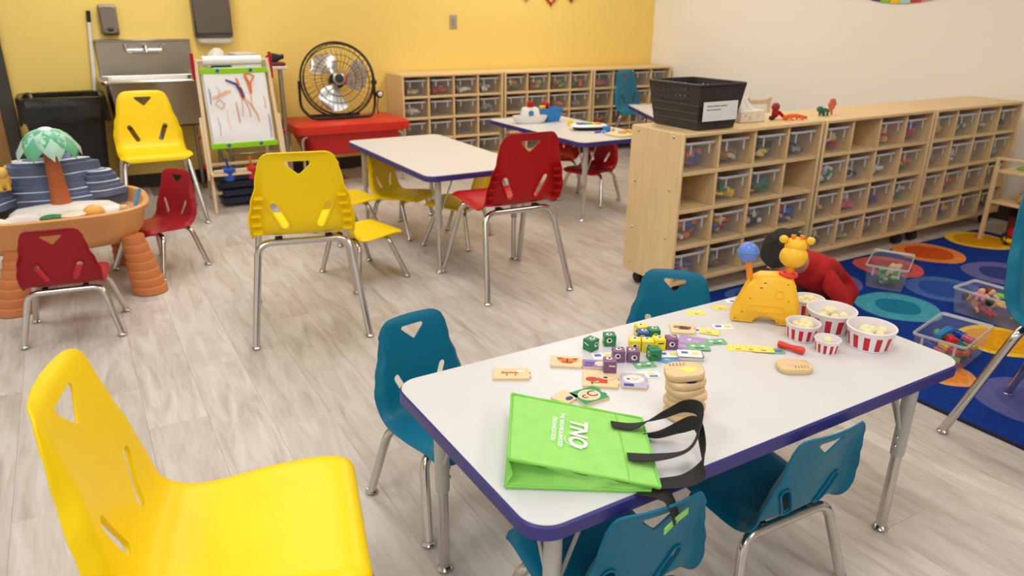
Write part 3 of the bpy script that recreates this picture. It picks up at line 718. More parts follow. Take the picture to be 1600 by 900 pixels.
# broom leaning on the wall
t = thing('broom', 'broom with white handle and black tip leaning between trash can and sink', 'broom', (.105, 6.145, 0))
MB().tube([(0, -.01, .11), (.045, .008, .68), (.09, .026, 1.19)], .0125, 10).build('handle', WHITE, t)
MB().tube([(.09, .026, 1.19), (.096, .028, 1.265)], .0135, 10).build('grip', BLACK, t)
MB().box((0, -.005, .06), (.06, .045, .118), bev=.01).build('brush_head', BLACK, t)
# steel side table behind the easel, with its clutter
t = thing('side_table', 'narrow table with pale top and steel legs behind the easel', 'table', (1.13, 5.83, 0))
MB().box((0, 0, .895), (.50, .58, .022), bev=.005).build('table_top', mat('pale_top', (226, 220, 208), .4), t)
for sx in (-1, 1):
    for sy in (-1, 1): MB().cyl((sx * .20, sy * .25, 0), (sx * .20, sy * .25, .884), .017, 12).build('leg', STEEL, t)
MB().box((0, 0, .30), (.40, .50, .012), bev=.003).build('lower_shelf', STEEL, t)
for i, (w_, z) in enumerate(((.24, .906), (.235, .924), (.225, .942), (.215, .960), (.15, .978))):
    o = MB().box((1.10 + .008 * (i % 3), 5.72 + .006 * (i % 2), z + .009), (w_, .20, .0165), bev=.003, rz=.06 * (i - 2)).build('paper_tray', mat('tray_%d' % i, [(226, 226, 224), (188, 188, 190), (222, 220, 216), (170, 172, 176), (214, 214, 212)][i], .45))
    tag(o, 'pale paper tray, %s in the stack on the side table behind the easel' % ['lowest', 'second lowest', 'middle', 'second highest', 'topmost'][i], 'tray', 'paper trays behind the easel')
ap = MB(); rr_ = []
for i in range(9):
    a = i / 8; r = .028 + .012 * math.sin(5 * a); rr_.append([(1.255 + .125 * a + .0 * j, 5.65 + r * math.cos(2 * PI * j / 12), .942 + .025 * a + r * math.sin(2 * PI * j / 12)) for j in range(12)])
ap.rings(rr_); tag(ap.build('rolled_apron', mat('dark_navy_cloth', (34, 36, 48), .8, var=.2)), 'dark rolled cloth on the side table by the easel top', 'cloth')
ap = MB(); ap.box((1.325, 5.60, .919), (.09, .09, .024), bev=.006); tag(ap.build('red_pouch', mat('dark_red_cloth', (120, 26, 28), .7)), 'small dark red pouch on the corner of the side table', 'pouch')
ap = MB(); ap.rings([[(.935 + .075 * (1 - .15 * i) * math.cos(2 * PI * j / 16), 5.60 + .03 * (1 - .15 * i) * math.sin(2 * PI * j / 16), .9065 + .012 * i) for j in range(16)] for i in range(3)]); tag(ap.build('folded_cloth', mat('navy_cloth', (30, 34, 56), .85, var=.2)), 'dark folded cloth lying behind the easel paper roll', 'cloth')
bt = thing('bottle', 'small squat bottle with green label on the side table', 'bottle', (.945, 5.80, .9065))
MB().lathe([(.022, 0), (.024, .006), (.024, .055), (.013, .070), (.013, .078)], 16).build('body', mat('bottle_plastic', (206, 202, 180), .35), bt); MB().lathe([(.0245, .016), (.0248, .018), (.0248, .042), (.0245, .044)], 16, cap0=False, cap1=False).build('label', pm((120, 150, 70)), bt); MB().lathe([(.015, .078), (.015, .094), (.012, .096)], 14).build('cap', WHITE, bt)
cr = MB(); rd = random.Random(8)
cr.rings([[(.82 + r * (1 + rd.uniform(-.25, .25)) * math.cos(2 * PI * j / 14), 5.62 + r * (1 + rd.uniform(-.25, .25)) * math.sin(2 * PI * j / 14), z) for j in range(14)] for r, z in ((.03, .826), (.055, .845), (.06, .885), (.04, .925), (.018, .95))]); cr.xf(T_(.105, .02, .082)); tag(cr.build('plastic_bag', mat('white_bag', (226, 220, 210), .5, var=.06)), 'crumpled white plastic bag on the side table behind the easel, left', 'bag')
# easel
t = thing('easel', 'wooden children\'s easel with green clamp bars and a paper roll', 'easel', (.955, 5.17, 0))
def lg(a, b_, s_=.026, name='leg', mt=PINE):
    a, b_ = Vector(a), Vector(b_); d = (b_ - a); M = Matrix.Translation((a + b_) / 2) @ d.to_track_quat('Z', 'X').to_matrix().to_4x4()
    return MB().box((0, 0, 0), (s_, s_ * .8, d.length), bev=.003, M=M).build(name, mt, t)
FT = lambda x, z: (x, -.07 + .20 * z, z)      # front plane of the easel
for sx in (-1, 1):
    lg((sx * .245, -.07, .0), FT(sx * .225, .98)); lg((sx * .205, .42, .0), (sx * .205, .13, .97))
    lg(FT(sx * .258, .22), FT(sx * .252, .62), .02, 'side_rail')
GRN = mat('lime_bar', (150, 214, 24), .4, var=.03)
for z in (.905, .435):
    y = FT(0, z)[1]; gb = MB().box((0, y - .018, z), (.43, .014, .036), bev=.003, M=None).build('clamp_bar', GRN, t)
    for sx in (-.52, .52): MB().sphere((sx * .2, y - .028, z + .004), .012, 12, 8, sc=(1, .6, 1)).build('clamp_knob', pm((30, 90, 180)), gb)
MB().box((0, FT(0, .67)[1] + .006, .67), (.41, .008, .46), M=None).xf(Matrix.Translation((0, FT(0, .67)[1], .67)) @ Matrix.Rotation(-math.atan(.20), 4, 'X') @ Matrix.Translation((0, -FT(0, .67)[1], -.67))).build('board', WHITE, t)
def FP(x, z, o=.0): return (x, -.07 + .20 * z - .012 - o, z)
pg = MB(); nx_, nz_ = 10, 12; vs_ = []
for j in range(nz_ + 1):
    for i in range(nx_ + 1):
        u, v = i / nx_, j / nz_; zz = .445 + .45 * v; wv = .004 * math.sin(3 * u + 5 * v) + .006 * math.sin(9 * v) * (1 - v)
        vs_.append(FP(-.195 + .39 * u, zz, .004 + abs(wv)))
pg.add(vs_, [(j * (nx_ + 1) + i, j * (nx_ + 1) + i + 1, (j + 1) * (nx_ + 1) + i + 1, (j + 1) * (nx_ + 1) + i) for j in range(nz_) for i in range(nx_)])
pp = pg.build('painting_paper', PAPER, t)
def stroke(pts, w0, rgb, mt=None):
    P = [Vector(p) for p in pts]; vs2 = []; n = len(P)
    for i, p in enumerate(P):
        d = (P[min(i + 1, n - 1)] - P[max(i - 1, 0)]).normalized(); q = Vector((-d.y, d.x)) * w0 * (.5 + .5 * math.sin(PI * (i + .5) / n))
        for s_ in (-1, 1): a = p + q * s_; vs2.append(FP(a.x, a.y, .0155))
    MB().add(vs2, [(2 * i, 2 * i + 2, 2 * i + 3, 2 * i + 1) for i in range(n - 1)]).build('paint_stroke', mt or mat('paint_%d_%d_%d' % rgb, rgb, .6, var=.1, scale=40), pp, 0)
OR, BLU, PNK, PUR = (226, 120, 50), (50, 58, 140), (226, 160, 140), (110, 84, 130)
stroke([(-.065, .85), (-.03, .835), (.0, .82), (.012, .79), (.02, .765)], .008, BLU)
stroke([(.005, .86), (.012, .83), (.016, .80), (.022, .75), (.03, .72)], .009, OR)
stroke([(.06, .875), (.075, .84), (.085, .80), (.084, .76)], .011, OR); stroke([(.055, .88), (.09, .885), (.12, .87), (.10, .84), (.088, .81)], .006, OR)
stroke([(.02, .80), (.026, .775), (.034, .74), (.03, .73)], .012, PUR)
stroke([(-.16, .74), (-.12, .755), (-.07, .775), (-.04, .78)], .010, (240, 190, 160)); stroke([(-.15, .70), (-.11, .67), (-.09, .70), (-.12, .73), (-.15, .70)], .004, PNK)
stroke([(-.02, .71), (-.014, .64), (-.012, .575)], .004, (220, 140, 140)); stroke([(.02, .72), (.018, .66), (.015, .62)], .003, PNK); stroke([(.04, .72), (.06, .66), (.062, .61)], .004, PNK)
stroke([(.045, .73), (.08, .68), (.105, .63), (.115, .58)], .005, (236, 170, 120)); stroke([(.085, .76), (.08, .72), (.082, .66)], .003, PNK)
stroke([(.165, .74), (.17, .70), (.165, .66)], .005, (240, 190, 160)); stroke([(-.175, .80), (-.172, .76), (-.176, .70)], .004, (120, 140, 190)); stroke([(-.13, .82), (-.11, .78), (-.135, .72)], .002, (180, 180, 200)); stroke([(-.15, .62), (-.14, .56), (-.145, .50)], .003, (190, 190, 220)); stroke([(.18, .62), (.182, .54), (.178, .47)], .004, (150, 150, 200)); stroke([(-.08, .66), (-.085, .60), (-.075, .54)], .003, (240, 205, 195))
y = FT(0, .965)[1]
MB().cyl((-.185, y, .968), (.185, y, .968), .030, 20).build('paper_roll', PAPER, t); MB().cyl((-.24, y, .968), (.24, y, .968), .009, 10).build('roll_dowel', PINE, t)
for sx in (-1, 1): MB().box((sx * .245, y - .004, .935), (.018, .04, .17), bev=.005).build('roll_bracket', RED, t)
for sx in (-1, 1):
    for z in (.50, .31): MB().sphere(FT(sx * .275, z), .016, 12, 8, sc=(.6, 1, 1)).build('side_knob', RED, t)
MB().box((0, -.045, .262), (.50, .10, .018), bev=.003).build('cup_tray', PINE, t)
MB().box((0, -.085, .285), (.47, .010, .022), bev=.003).build('tray_rail', PINE, t); lg((-.24, .09, .30), (.24, .09, .30), .02, 'cross_rail'); lg((-.24, .1, .10), (.24, .1, .10), .02, 'cross_rail')
for cx, rgb, nm in ((-.135, (36, 84, 180), 'blue'), (.015, (196, 36, 38), 'red'), (.15, (232, 190, 40), 'yellow')):
    c = thing('paint_cup', nm + ' paint cup with a brush in the easel tray', 'cup', (.955 + cx, 5.105, .215), 0, 'paint cups')
    MB().lathe([(.026, 0), (.030, .004), (.034, .06), (.046, .066), (.046, .080), (.032, .084)], 18).build('cup', pm(rgb), c); MB().tube([(0, 0, .075), (-.012, -.004, .15)], .008, 8).build('brush_handle', pm({'blue': (40, 60, 150), 'red': (222, 110, 36), 'yellow': (230, 200, 40)}[nm]), c)
for i in range(4):
    o = MB().box((.955, 5.36, .045 + i * .055), (.34, .24, .05), bev=.008).build('storage_tray', mat('dark_blue_tray', (26, 32, 62), .5)); tag(o, 'dark blue tray, %s from the floor, in the stack under the easel' % ['first', 'second', 'third', 'fourth'][i], 'tray', 'trays under the easel')
# red lidded water table
t = thing('water_table', 'red plastic water table with a lid and chrome legs, under the fan', 'water table', (1.835, 5.74, 0))
REDL = mat('bright_red_plastic', (212, 44, 30), .38, var=.03)
MB().rings([ring(.86, .50, .415, .05), ring(.905, .545, .415, .06), ring(.91, .55, .43, .06), ring(.90, .54, .475, .06), ring(.84, .44, .492, .05), ring(.5, .2, .492, .04)]).build('lid', REDL, t)
MB().rings([ring(.60, .34, .24, .07), ring(.66, .40, .25, .08), ring(.80, .47, .43, .06), ring(.80, .47, .44, .06)]).build('tub', mat('red_tub', (196, 26, 24), .4, var=.03), t)
for sx in (-1, 1):
    for sy in (-1, 1): MB().tube(fillet([(sx * .40, sy * .20, .001), (sx * .40, sy * .20, .40), (sx * .30, sy * .20, .40)], .05), .013, 12).build('leg', CHROME, t)
# floor fan on the lid
t = thing('drum_fan', 'black wire-cage fan with three silver blades on the red water table', 'fan', (1.80, 5.76, .493))
CAGE = mat('black_wire', (30, 27, 25), .4, .3)
FM = T_(0, -.02, .288, R(-9), R(-11)) @ Matrix.Rotation(PI / 2, 4, 'X')     # fan axis along local z -> towards the room
fr_ = .280
for nm, zz, rr2, tr in (('front_ring', .05, fr_ - .02, .004), ('middle_ring', .0, fr_, .008), ('rear_ring', -.06, fr_ - .025, .004), ('inner_ring', .072, .13, .0022), ('inner_ring', .066, .18, .0022)):
    MB().tube([(rr2 * math.cos(a), rr2 * math.sin(a), zz) for a in [2 * PI * i / 48 for i in range(48)]], tr, 6, 0, FM, closed=True).build(nm, CAGE, t)
wm = MB()
for i in range(36):
    a = 2 * PI * i / 36; a2 = a + .25; c_, s_ = math.cos, math.sin
    wm.tube([(.045 * c_(a), .045 * s_(a), .078), (.14 * c_(a + .12), .14 * s_(a + .12), .075), ((fr_ - .02) * c_(a2), (fr_ - .02) * s_(a2), .05), (fr_ * c_(a2), fr_ * s_(a2), 0)], .0013, 4, 0, FM)
    wm.tube([(.045 * c_(a), .045 * s_(a), -.085), ((fr_ - .03) * c_(a2), (fr_ - .03) * s_(a2), -.06), (fr_ * c_(a2), fr_ * s_(a2), 0)], .0013, 4, 0, FM)
o = wm.build('cage_wire', CAGE, t); o['kind'] = 'stuff'
hb = MB().lathe([(.04, .062), (.047, .066), (.047, .080), (.036, .088), (.0, .089)], 24, 0, FM).build('hub_ring', mat('silver_trim', (170, 168, 164), .3, .7), t)
MB().lathe([(.034, .085), (.032, .094), (.0005, .096)], 24, 0, FM).build('badge', BLACK, hb)
MB().lathe([(.055, -.13), (.06, -.12), (.06, -.02), (.03, -.01), (.03, .03)], 20, 0, FM).build('motor', CAGE, t)
ALU = mat('polished_blade', (222, 220, 216), .22, .9, var=.04)
for kb in range(3):
    vs2 = []; nr, na = 9, 8
    for i in range(nr + 1):
        f = i / nr; r = .045 + (.238 - .045) * f
        wd_ = (.55 + 1.0 * math.sin(PI * min(1, f * .72 + .12)) * .75) * (1 if f < .85 else math.sqrt(max(.05, 1 - ((f - .85) / .16) ** 2)))
        sw = .45 * f
        for j in range(na + 1):
            u = j / na - .5; a = kb * 2 * PI / 3 + R(112) + sw + u * wd_; vs2.append((r * math.cos(a), r * math.sin(a), .012 + u * .055 * (1 - .3 * f)))
    MB().add(vs2, [(i * (na + 1) + j, i * (na + 1) + j + 1, (i + 1) * (na + 1) + j + 1, (i + 1) * (na + 1) + j) for i in range(nr) for j in range(na)], 0, FM).build('blade', ALU, t, 60)
MB().tube(fillet([(-.297, -.01, .29), (-.297, .0, .09), (-.24, -.10, .012), (.0, -.10, .012), (.24, -.10, .012), (.30, .0, .09), (.297, -.01, .29)], .05, 6), .0105, 10).build('stand', BLACK, t)
MB().tube([(-.20, .10, .011), (.20, .10, .011)], .0105, 10).build('rear_foot', BLACK, t)
kn = MB().cyl((.268, -.02, .262), (.31, -.03, .262), .016, 14).build('tilt_knob', BLACK, t)
MB().lathe([(.026, -.02), (.030, -.012), (.030, .004), (.024, .012)], 18, 0, T_(.325, -.05, .17, R(14)) @ Matrix.Rotation(PI / 2, 4, 'X')).build('control_box', BLACK, t); MB().sphere((.322, -.064, .172), .02, 14, 8, sc=(1, .5, 1)).build('dial', WHITE, t)
cdm = MB(); cdm.tube(fillet([(.32, -.03, .15), (.33, .05, .05), (.40, .16, -.05), (.43, .30, -.30)], .06), .004, 6); cdm.build('power_cord', BLACK, t)
# wall plate and hearts
o = thing('wall_plate', 'grey electrical wall plate on the yellow wall', 'wall plate', (3.02, WY, 1.20)); MB().box((0, -.004, 0), (.072, .008, .115), bev=.003).build('plate', mat('plate_grey', (176, 164, 144), .4), o); MB().box((0, -.010, .0), (.032, .006, .065), bev=.002).build('insert', mat('plate_insert', (158, 146, 128), .4), o)
def heart(x, rgb, z, label, s_=.15):
    pts = []
    for i in range(40):
        a = 2 * PI * i / 40; pts.append((x + s_ * .030 * 16 * math.sin(a) ** 3 * 1.0, WY - .014, z + s_ * .030 * (13 * math.cos(a) - 5 * math.cos(2 * a) - 2 * math.cos(3 * a) - math.cos(4 * a)) + s_ * .030 * 17))
    tag(MB().tube(pts, .009, 6, closed=True).build('paper_heart', mat('heart_%d' % rgb[0], rgb, .6)), label, 'decoration', 'paper hearts on the yellow wall')
heart(4.035, (176, 44, 16), 1.352, 'red paper heart outline hanging at the top of the yellow wall'); heart(4.265, (160, 60, 92), 1.383, 'plum paper heart outline at the top of the yellow wall'); heart(3.765, (214, 160, 130), 1.388, 'pale pink paper heart outline at the top of the yellow wall')
# garland on the cream wall
gt = thing('paper_garland', 'swag of bright coloured paper pieces along the top of the cream wall', 'garland', (WX - .012, 3.50, 1.36))
GC = [(226, 120, 140), (196, 52, 32), (240, 140, 170), (44, 56, 130), (140, 190, 60), (240, 200, 40), (170, 210, 216), (200, 48, 30), (240, 130, 180), (90, 60, 70), (60, 110, 190), (236, 150, 50)]
for i, c in enumerate(GC):
    u = (i - 5.5) / 5.5; y = -.42 * u; z = .012 + .085 * u * u
    MB().box((0, y, z + .06), (.004, .0765, .12), bev=.001).xf(Matrix.Translation((0, y, z + .06)) @ Matrix.Rotation(-.30 * u, 4, 'X') @ Matrix.Translation((0, -y, -z - .06))).build('paper_piece', mat('garland_%d' % i, c, .6), gt)
# ---------------------------------------------------------------- sand and water table with palm tree
t = thing('sand_table', 'tan plastic sand table with ringed trunk legs and a blue-grey rock mountain', 'sand table', (-.14, 4.03, 0))
TAN = mat('tan_plastic', (222, 160, 98), .5, var=.06, scale=6); TERRA = mat('terracotta_plastic', (206, 124, 70), .55, var=.05, scale=10)
bs = MB(); bs.rings([superell(.24, .20, .235), superell(.31, .27, .245), superell(.345, .305, .29), superell(.365, .325, .37), superell(.385, .345, .395), superell(.388, .348, .408), superell(.378, .338, .415), superell(.362, .322, .410), superell(.350, .31, .38), superell(.335, .295, .345), superell(.05, .05, .34)])
bs.build('basin', TAN, t, 50)
for sx, sy in ((-.235, -.29), (.315, -.285), (-.24, .26), (.27, .26)):
    pr = []
    for i in range(7):
        z0 = .001 + i * .04; r0 = .078 - i * .0045
        pr += [(r0, z0 + .003), (r0 + .001, z0 + .033), (r0 - .007, z0 + .037)]
    dx, dy = sx * (.78 if sx < 0 else .88), sy * .82
    lg_ = MB(); lg_.lathe(pr, 20); lg_.v = [(x + sx - (sx - dx) * z / .28, y + sy - (sy - dy) * z / .28, z) for x, y, z in lg_.v]
    lg_.build('leg', TERRA, t, 30)
ROCK = mat('rock_plastic', (92, 106, 136), .55, var=.22, scale=9); SANDW = mat('white_sand', (236, 230, 220), .9, var=.04, bump=.5, bscale=120)
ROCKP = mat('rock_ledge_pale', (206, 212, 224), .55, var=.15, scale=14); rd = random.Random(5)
def rockring(cx, cy, a, b_, z, ph, n=32):
    return [(cx + a * (1 + .10 * math.sin(3 * q + ph) + .06 * math.sin(5 * q + 2 * ph)) * math.cos(q), cy + b_ * (1 + .10 * math.sin(3 * q + ph) + .05 * math.sin(4 * q)) * math.sin(q), z) for q in [2 * PI * i / n for i in range(n)]]
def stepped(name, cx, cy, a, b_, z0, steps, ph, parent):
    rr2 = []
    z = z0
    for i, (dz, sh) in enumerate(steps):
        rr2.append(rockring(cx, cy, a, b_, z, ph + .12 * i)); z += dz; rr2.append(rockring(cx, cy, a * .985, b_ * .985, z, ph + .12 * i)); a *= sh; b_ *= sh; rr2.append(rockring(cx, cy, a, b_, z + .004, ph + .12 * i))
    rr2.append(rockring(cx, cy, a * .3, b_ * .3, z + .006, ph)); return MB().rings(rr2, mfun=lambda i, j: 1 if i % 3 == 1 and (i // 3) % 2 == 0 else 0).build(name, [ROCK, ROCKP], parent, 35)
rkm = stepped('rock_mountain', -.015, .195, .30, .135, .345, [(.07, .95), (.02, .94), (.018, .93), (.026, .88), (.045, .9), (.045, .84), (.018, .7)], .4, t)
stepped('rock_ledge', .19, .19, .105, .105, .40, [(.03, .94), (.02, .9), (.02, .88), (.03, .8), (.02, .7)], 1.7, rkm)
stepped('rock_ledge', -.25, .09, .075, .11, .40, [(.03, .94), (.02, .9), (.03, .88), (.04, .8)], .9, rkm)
MB().rings([[(.055 + r * math.cos(2 * PI * j / 14), .20 + r * math.sin(2 * PI * j / 14), z) for j in range(14)] for r, z in ((.036, .57), (.032, .605), (.022, .625), (.024, .642), (.012, .658))]).build('rock_spout', mat('pale_rock', (128, 140, 176), .5, var=.1), rkm, 60)
for cx, cy, a, b_, h in ((.02, -.01, .21, .085, .062), (-.13, -.19, .075, .035, .070), (-.25, -.215, .075, .035, .066), (.215, -.17, .075, .05, .066)):
    sm = MB(); sm.rings([rockring(cx, cy, a * f, b_ * f, .345 + h * g, cx * 9) for f, g in ((1.1, 0), (1, .5), (.85, .85), (.5, 1.0), (.15, 1.05))]); sm.build('sand_heap', SANDW, t, 60)
pm_ = thing('toy_palm_tree', 'plastic palm tree with orange trunk and green leaves on the sand table', 'toy tree', (-.125, 4.035, .405)); pm_.scale = (1.08, 1.08, 1.22)
MB().rings([[(r * math.cos(2 * PI * j / 14) - .006 * f, r * .9 * math.sin(2 * PI * j / 14) + .01 * f, z) for j in range(14)] for r, z, f in ((.042, 0, 0), (.037, .03, .1), (.032, .10, .4), (.029, .16, .7), (.029, .225, .9), (.033, .25, .95))]).build('trunk', mat('palm_trunk', (186, 98, 52), .5, var=.05), pm_, 60)
LEAFA = mat('leaf_green', (96, 178, 132), .45, var=.12, scale=12); LEAFB = mat('leaf_pale', (176, 214, 196), .45, var=.1, scale=12)
for i in range(8):
    a = 2 * PI * i / 8 + .2; vs2 = []; n1, n2 = 7, 4
    for p_ in range(n1 + 1):
        f = p_ / n1; r = .005 + .118 * f; z = .285 - .075 * f ** 2.0 + .012 * math.sin(PI * f); hw = .058 * math.sin(PI * min(1, .12 + .72 * f)) * (1 if f < .8 else (1 - (f - .8) / .26))
        for q in range(n2 + 1):
            u = q / n2 * 2 - 1; vs2.append((r * math.cos(a) - u * hw * math.sin(a) - .006, r * math.sin(a) + u * hw * math.cos(a) + .01, z - .02 * u * u * (.3 + f)))
    nn_ = len(vs2); vs2 += [(x, y, z - .006) for x, y, z in vs2]
    fs = []
    for p_ in range(n1):
        for q in range(n2):
            i0 = p_ * (n2 + 1) + q; fs += [(i0, i0 + n2 + 1, i0 + n2 + 2, i0 + 1), (nn_ + i0, nn_ + i0 + 1, nn_ + i0 + n2 + 2, nn_ + i0 + n2 + 1)]
    W_ = n2 + 1
    for p_ in range(n1): fs += [(p_ * W_, nn_ + p_ * W_, nn_ + (p_ + 1) * W_, (p_ + 1) * W_), (p_ * W_ + n2, (p_ + 1) * W_ + n2, nn_ + (p_ + 1) * W_ + n2, nn_ + p_ * W_ + n2)]
    for q in range(n2): fs.append((n1 * W_ + q, nn_ + n1 * W_ + q, nn_ + n1 * W_ + q + 1, n1 * W_ + q + 1))
    MB().add(vs2, fs).build('leaf', LEAFA if i % 2 else LEAFB, pm_, 60)
MB().sphere((-.006, .01, .282), .034, 14, 8, sc=(1, 1, .45)).build('crown', mat('leaf_white', (222, 236, 230), .45), pm_)
an = thing('toy_lion', 'small yellow animal figure sitting on the rock at the far left', 'toy animal', (-.335, 4.06, .492))
MB().sphere((0, 0, .04), .034, 14, 10, sc=(.9, 1, 1.15)).build('body', pm((222, 176, 70)), an); MB().sphere((0, -.02, .082), .026, 14, 10).build('head', pm((230, 190, 90)), an)
for sx in (-1, 1):
    MB().cyl((sx * .016, -.026, .0), (sx * .014, -.02, .04), .010, 10).build('leg', pm((222, 176, 70)), an); MB().sphere((sx * .019, -.012, .104), .008, 8, 6).build('ear', pm((230, 190, 90)), an)
def loose(mb, name, mt, label, cat, group=None, sm=45): return tag(mb.build(name, mt, None, sm), label, cat, group)
loose(MB().tube([(.165, 3.845, .375), (.205, 3.87, .47)], .008, 10).sphere((.205, 3.87, .47), .010, 10, 6), 'toy_shovel', pm((54, 150, 206)), 'blue stick handle standing in the sand at the right end', 'toy shovel')
loose(MB().sphere((.0, 3.80, .405), .045, 16, 10, sc=(1, .8, .75)), 'sand_mould', pm((240, 178, 84)), 'rounded orange sand mould in the sand table', 'sand toy')
loose(MB().lathe([(.03, .36), (.055, .37), (.06, .385), (.045, .392), (.0, .395)], 18, 0, Matrix.Translation((-.085, 3.795, .022))), 'sand_dish', mat('cream_dish', (232, 216, 190), .5), 'cream dish half buried in the sand table', 'sand toy')
loose(MB().sphere((-.165, 3.775, .402), .042, 16, 8, sc=(1.2, .6, .4)), 'sand_scoop', pm((48, 120, 62)), 'dark green scoop lying in the sand table', 'sand toy')
loose(MB().box((.125, 3.81, .405), (.035, .03, .03), bev=.006), 'sand_block', pm((222, 190, 140)), 'small tan block in the sand by the blue stick', 'sand toy')
# ---------------------------------------------------------------- far table with toys
Z3 = T2Z
bt = thing('toy_boat', 'white toy boat with a red funnel on the far table', 'toy boat', (2.86, 4.62, Z3), R(-12))
def hull(s_, z): return [(s_ * .13 * math.copysign(abs(math.cos(q)) ** .8, math.cos(q)), s_ * .052 * math.sin(q), z) for q in [2 * PI * i / 24 for i in range(24)]]
MB().rings([hull(.75, 0), hull(.9, .012), hull(1.0, .04), hull(1.04, .055), hull(.96, .055), hull(.9, .035)]).build('hull', WHITE, bt, 50)
MB().box((0, 0, .075), (.115, .065, .075), bev=.008, taper=1.2).build('cabin', WHITE, bt); MB().lathe([(.020, .0), (.020, .006), (.012, .008)], 14, 0, T_(-.005, -.035, .075) @ Matrix.Rotation(PI / 2, 4, 'X')).build('porthole', pm((60, 130, 190)), bt)
MB().lathe([(.021, .112), (.023, .117), (.023, .15), (.019, .155)], 16).build('funnel', RED, bt); MB().lathe([(.034, .106), (.034, .114)], 16).build('roof', WHITE, bt)
bk = thing('toy_tub', 'blue open toy tub on the far table behind the boat', 'toy tub', (3.055, 4.64, Z3), R(8))
MB().rings([ring(.12, .08, 0, .02), ring(.17, .11, .09, .02), ring(.18, .12, .092, .02), ring(.18, .12, .098, .02), ring(.16, .10, .098, .02), ring(.115, .075, .012, .02)]).build('tub', pm((30, 130, 204)), bk)
loose(MB().sphere((3.02, 4.665, Z3 + .115), .03, 14, 10), 'toy_ball', RED, 'red ball heaped in the blue toy tub', 'ball'); loose(MB().box((2.985, 4.65, Z3 + .101), (.04, .04, .03), bev=.006), 'toy_block', pm((240, 200, 50)), 'yellow block resting in the blue toy tub', 'block')
loose(MB().lathe([(.018, 0), (.020, .004), (.020, .034), (.016, .038)], 14, 0, Matrix.Translation((3.05, 4.38, Z3))), 'toy_cup', pm((244, 204, 50)), 'yellow peg between the blue tub and the round toy', 'toy')
pd = thing('toy_keyboard', 'white crescent music toy with black base and rainbow keys on the far table', 'toy', (3.06, 4.17, Z3), R(-18))
MB().rings([superell(.10, .055, 0, 32), superell(.115, .062, .02, 32), superell(.12, .065, .022, 32)]).build('base', BLACK, pd); MB().rings([superell(.125, .07, .023, 32), superell(.13, .073, .03, 32), superell(.115, .06, .038, 32)]).build('shell', WHITE, pd)
for i, c in enumerate(((90, 80, 180), (60, 130, 210), (80, 180, 90), (240, 200, 50), (236, 130, 40))): MB().box((-.07 + .035 * i, .0, .042), (.03, .06, .008), bev=.002).build('key', pm(c), pd)
pb = thing('toy_puzzle_board', 'pale wooden board with a lime edge on the far table', 'puzzle board', (3.14, 3.86, Z3), R(5))
MB().box((0, 0, .008), (.24, .16, .015), bev=.003).build('board', mat('pale_board', (232, 214, 160), .5), pb); MB().box((.04, -.083, .007), (.15, .012, .013), bev=.002).build('edge_strip', pm((140, 214, 40)), pb)
for i, (x_, y_, r_) in enumerate(((-.03, .0, .03), (.04, .02, .028), (.02, -.035, .022))): MB().rings([rockring(x_, y_, r_, r_ * .8, z, i) for z in (.016, .03)]).build('puzzle_piece', mat('piece_wood', (224, 172, 108), .5), pb)
for i, (x_, y_, c, l_) in enumerate(((3.11, 4.03, (50, 130, 210), 'blue'), (3.03, 4.02, (130, 90, 190), 'purple'), (3.07, 4.00, (70, 170, 220), 'sky blue'), (3.19, 4.06, (240, 180, 50), 'amber'))):
    loose(MB().box((x_, y_, Z3 + (.02 if i == 0 else .008)), (.042, .042, .038) if i == 0 else (.06, .02, .014), bev=.004, rz=.3 * i), 'toy_block', pm(c), l_ + ' block lying beside the pale puzzle board', 'block')
# ---------------------------------------------------------------- on top of the front shelves
SZ = UH
bk = thing('basket', 'black woven plastic basket with a white paper label on the front shelf', 'basket', (2.517, 2.60, SZ + .001), R(1))
BLKB = mat('black_basket', (52, 46, 44), .5, var=.1, scale=40)
BWt, BDt, BWb, BDb, BHt = .290, .335, .232, .285, .200
def bs_pt(sd_, u, v):      # side 0 front,1 right,2 back,3 left ; u 0-1 along, v 0-1 up
    w_ = BWb + (BWt - BWb) * v; d_ = BDb + (BDt - BDb) * v; z = .006 + (BHt - .01) * v
    return [(-w_ / 2 + w_ * u, -d_ / 2, z), (w_ / 2, -d_ / 2 + d_ * u, z), (w_ / 2 - w_ * u, d_ / 2, z), (-w_ / 2, d_ / 2 - d_ * u, z)][sd_]
wv = MB()
for sd_ in range(4):
    nu_ = 18 if sd_ in (0, 2) else 22
    solid = []
    for i in range(nu_):
        for j in range(14):
            u0, u1, v0, v1 = i / nu_, (i + 1) / nu_, j / 14, (j + 1) / 14
            open_ = (8 <= j <= 12) and (3 <= i < nu_ - 3) and (i % 2 == 1) and (j % 2 == 0)
            q = [Vector(bs_pt(sd_, a, b2)) for a, b2 in ((u0, v0), (u1, v0), (u1, v1), (u0, v1))]
            if not open_: wv.add(q, [(0, 1, 2, 3)])
            else:
                c_ = sum(q, Vector()) / 4; qi = [c_ + (p - c_) * .62 for p in q]; wv.add(q + qi, [(k, (k + 1) % 4, 4 + (k + 1) % 4, 4 + k) for k in range(4)])
wv.add([(-BWb / 2, -BDb / 2, .006), (BWb / 2, -BDb / 2, .006), (BWb / 2, BDb / 2, .006), (-BWb / 2, BDb / 2, .006)], [(0, 1, 2, 3)])
wo = wv.build('woven_wall', BLKB, bk, 0); md = wo.modifiers.new('th', 'SOLIDIFY'); md.thickness = .004
MB().tube([(p[0], p[1], BHt) for p in rrect(BWt + .006, BDt + .006, .02, 4)], .006, 8, closed=True).build('rim', BLKB, bk)
bnd = MB()
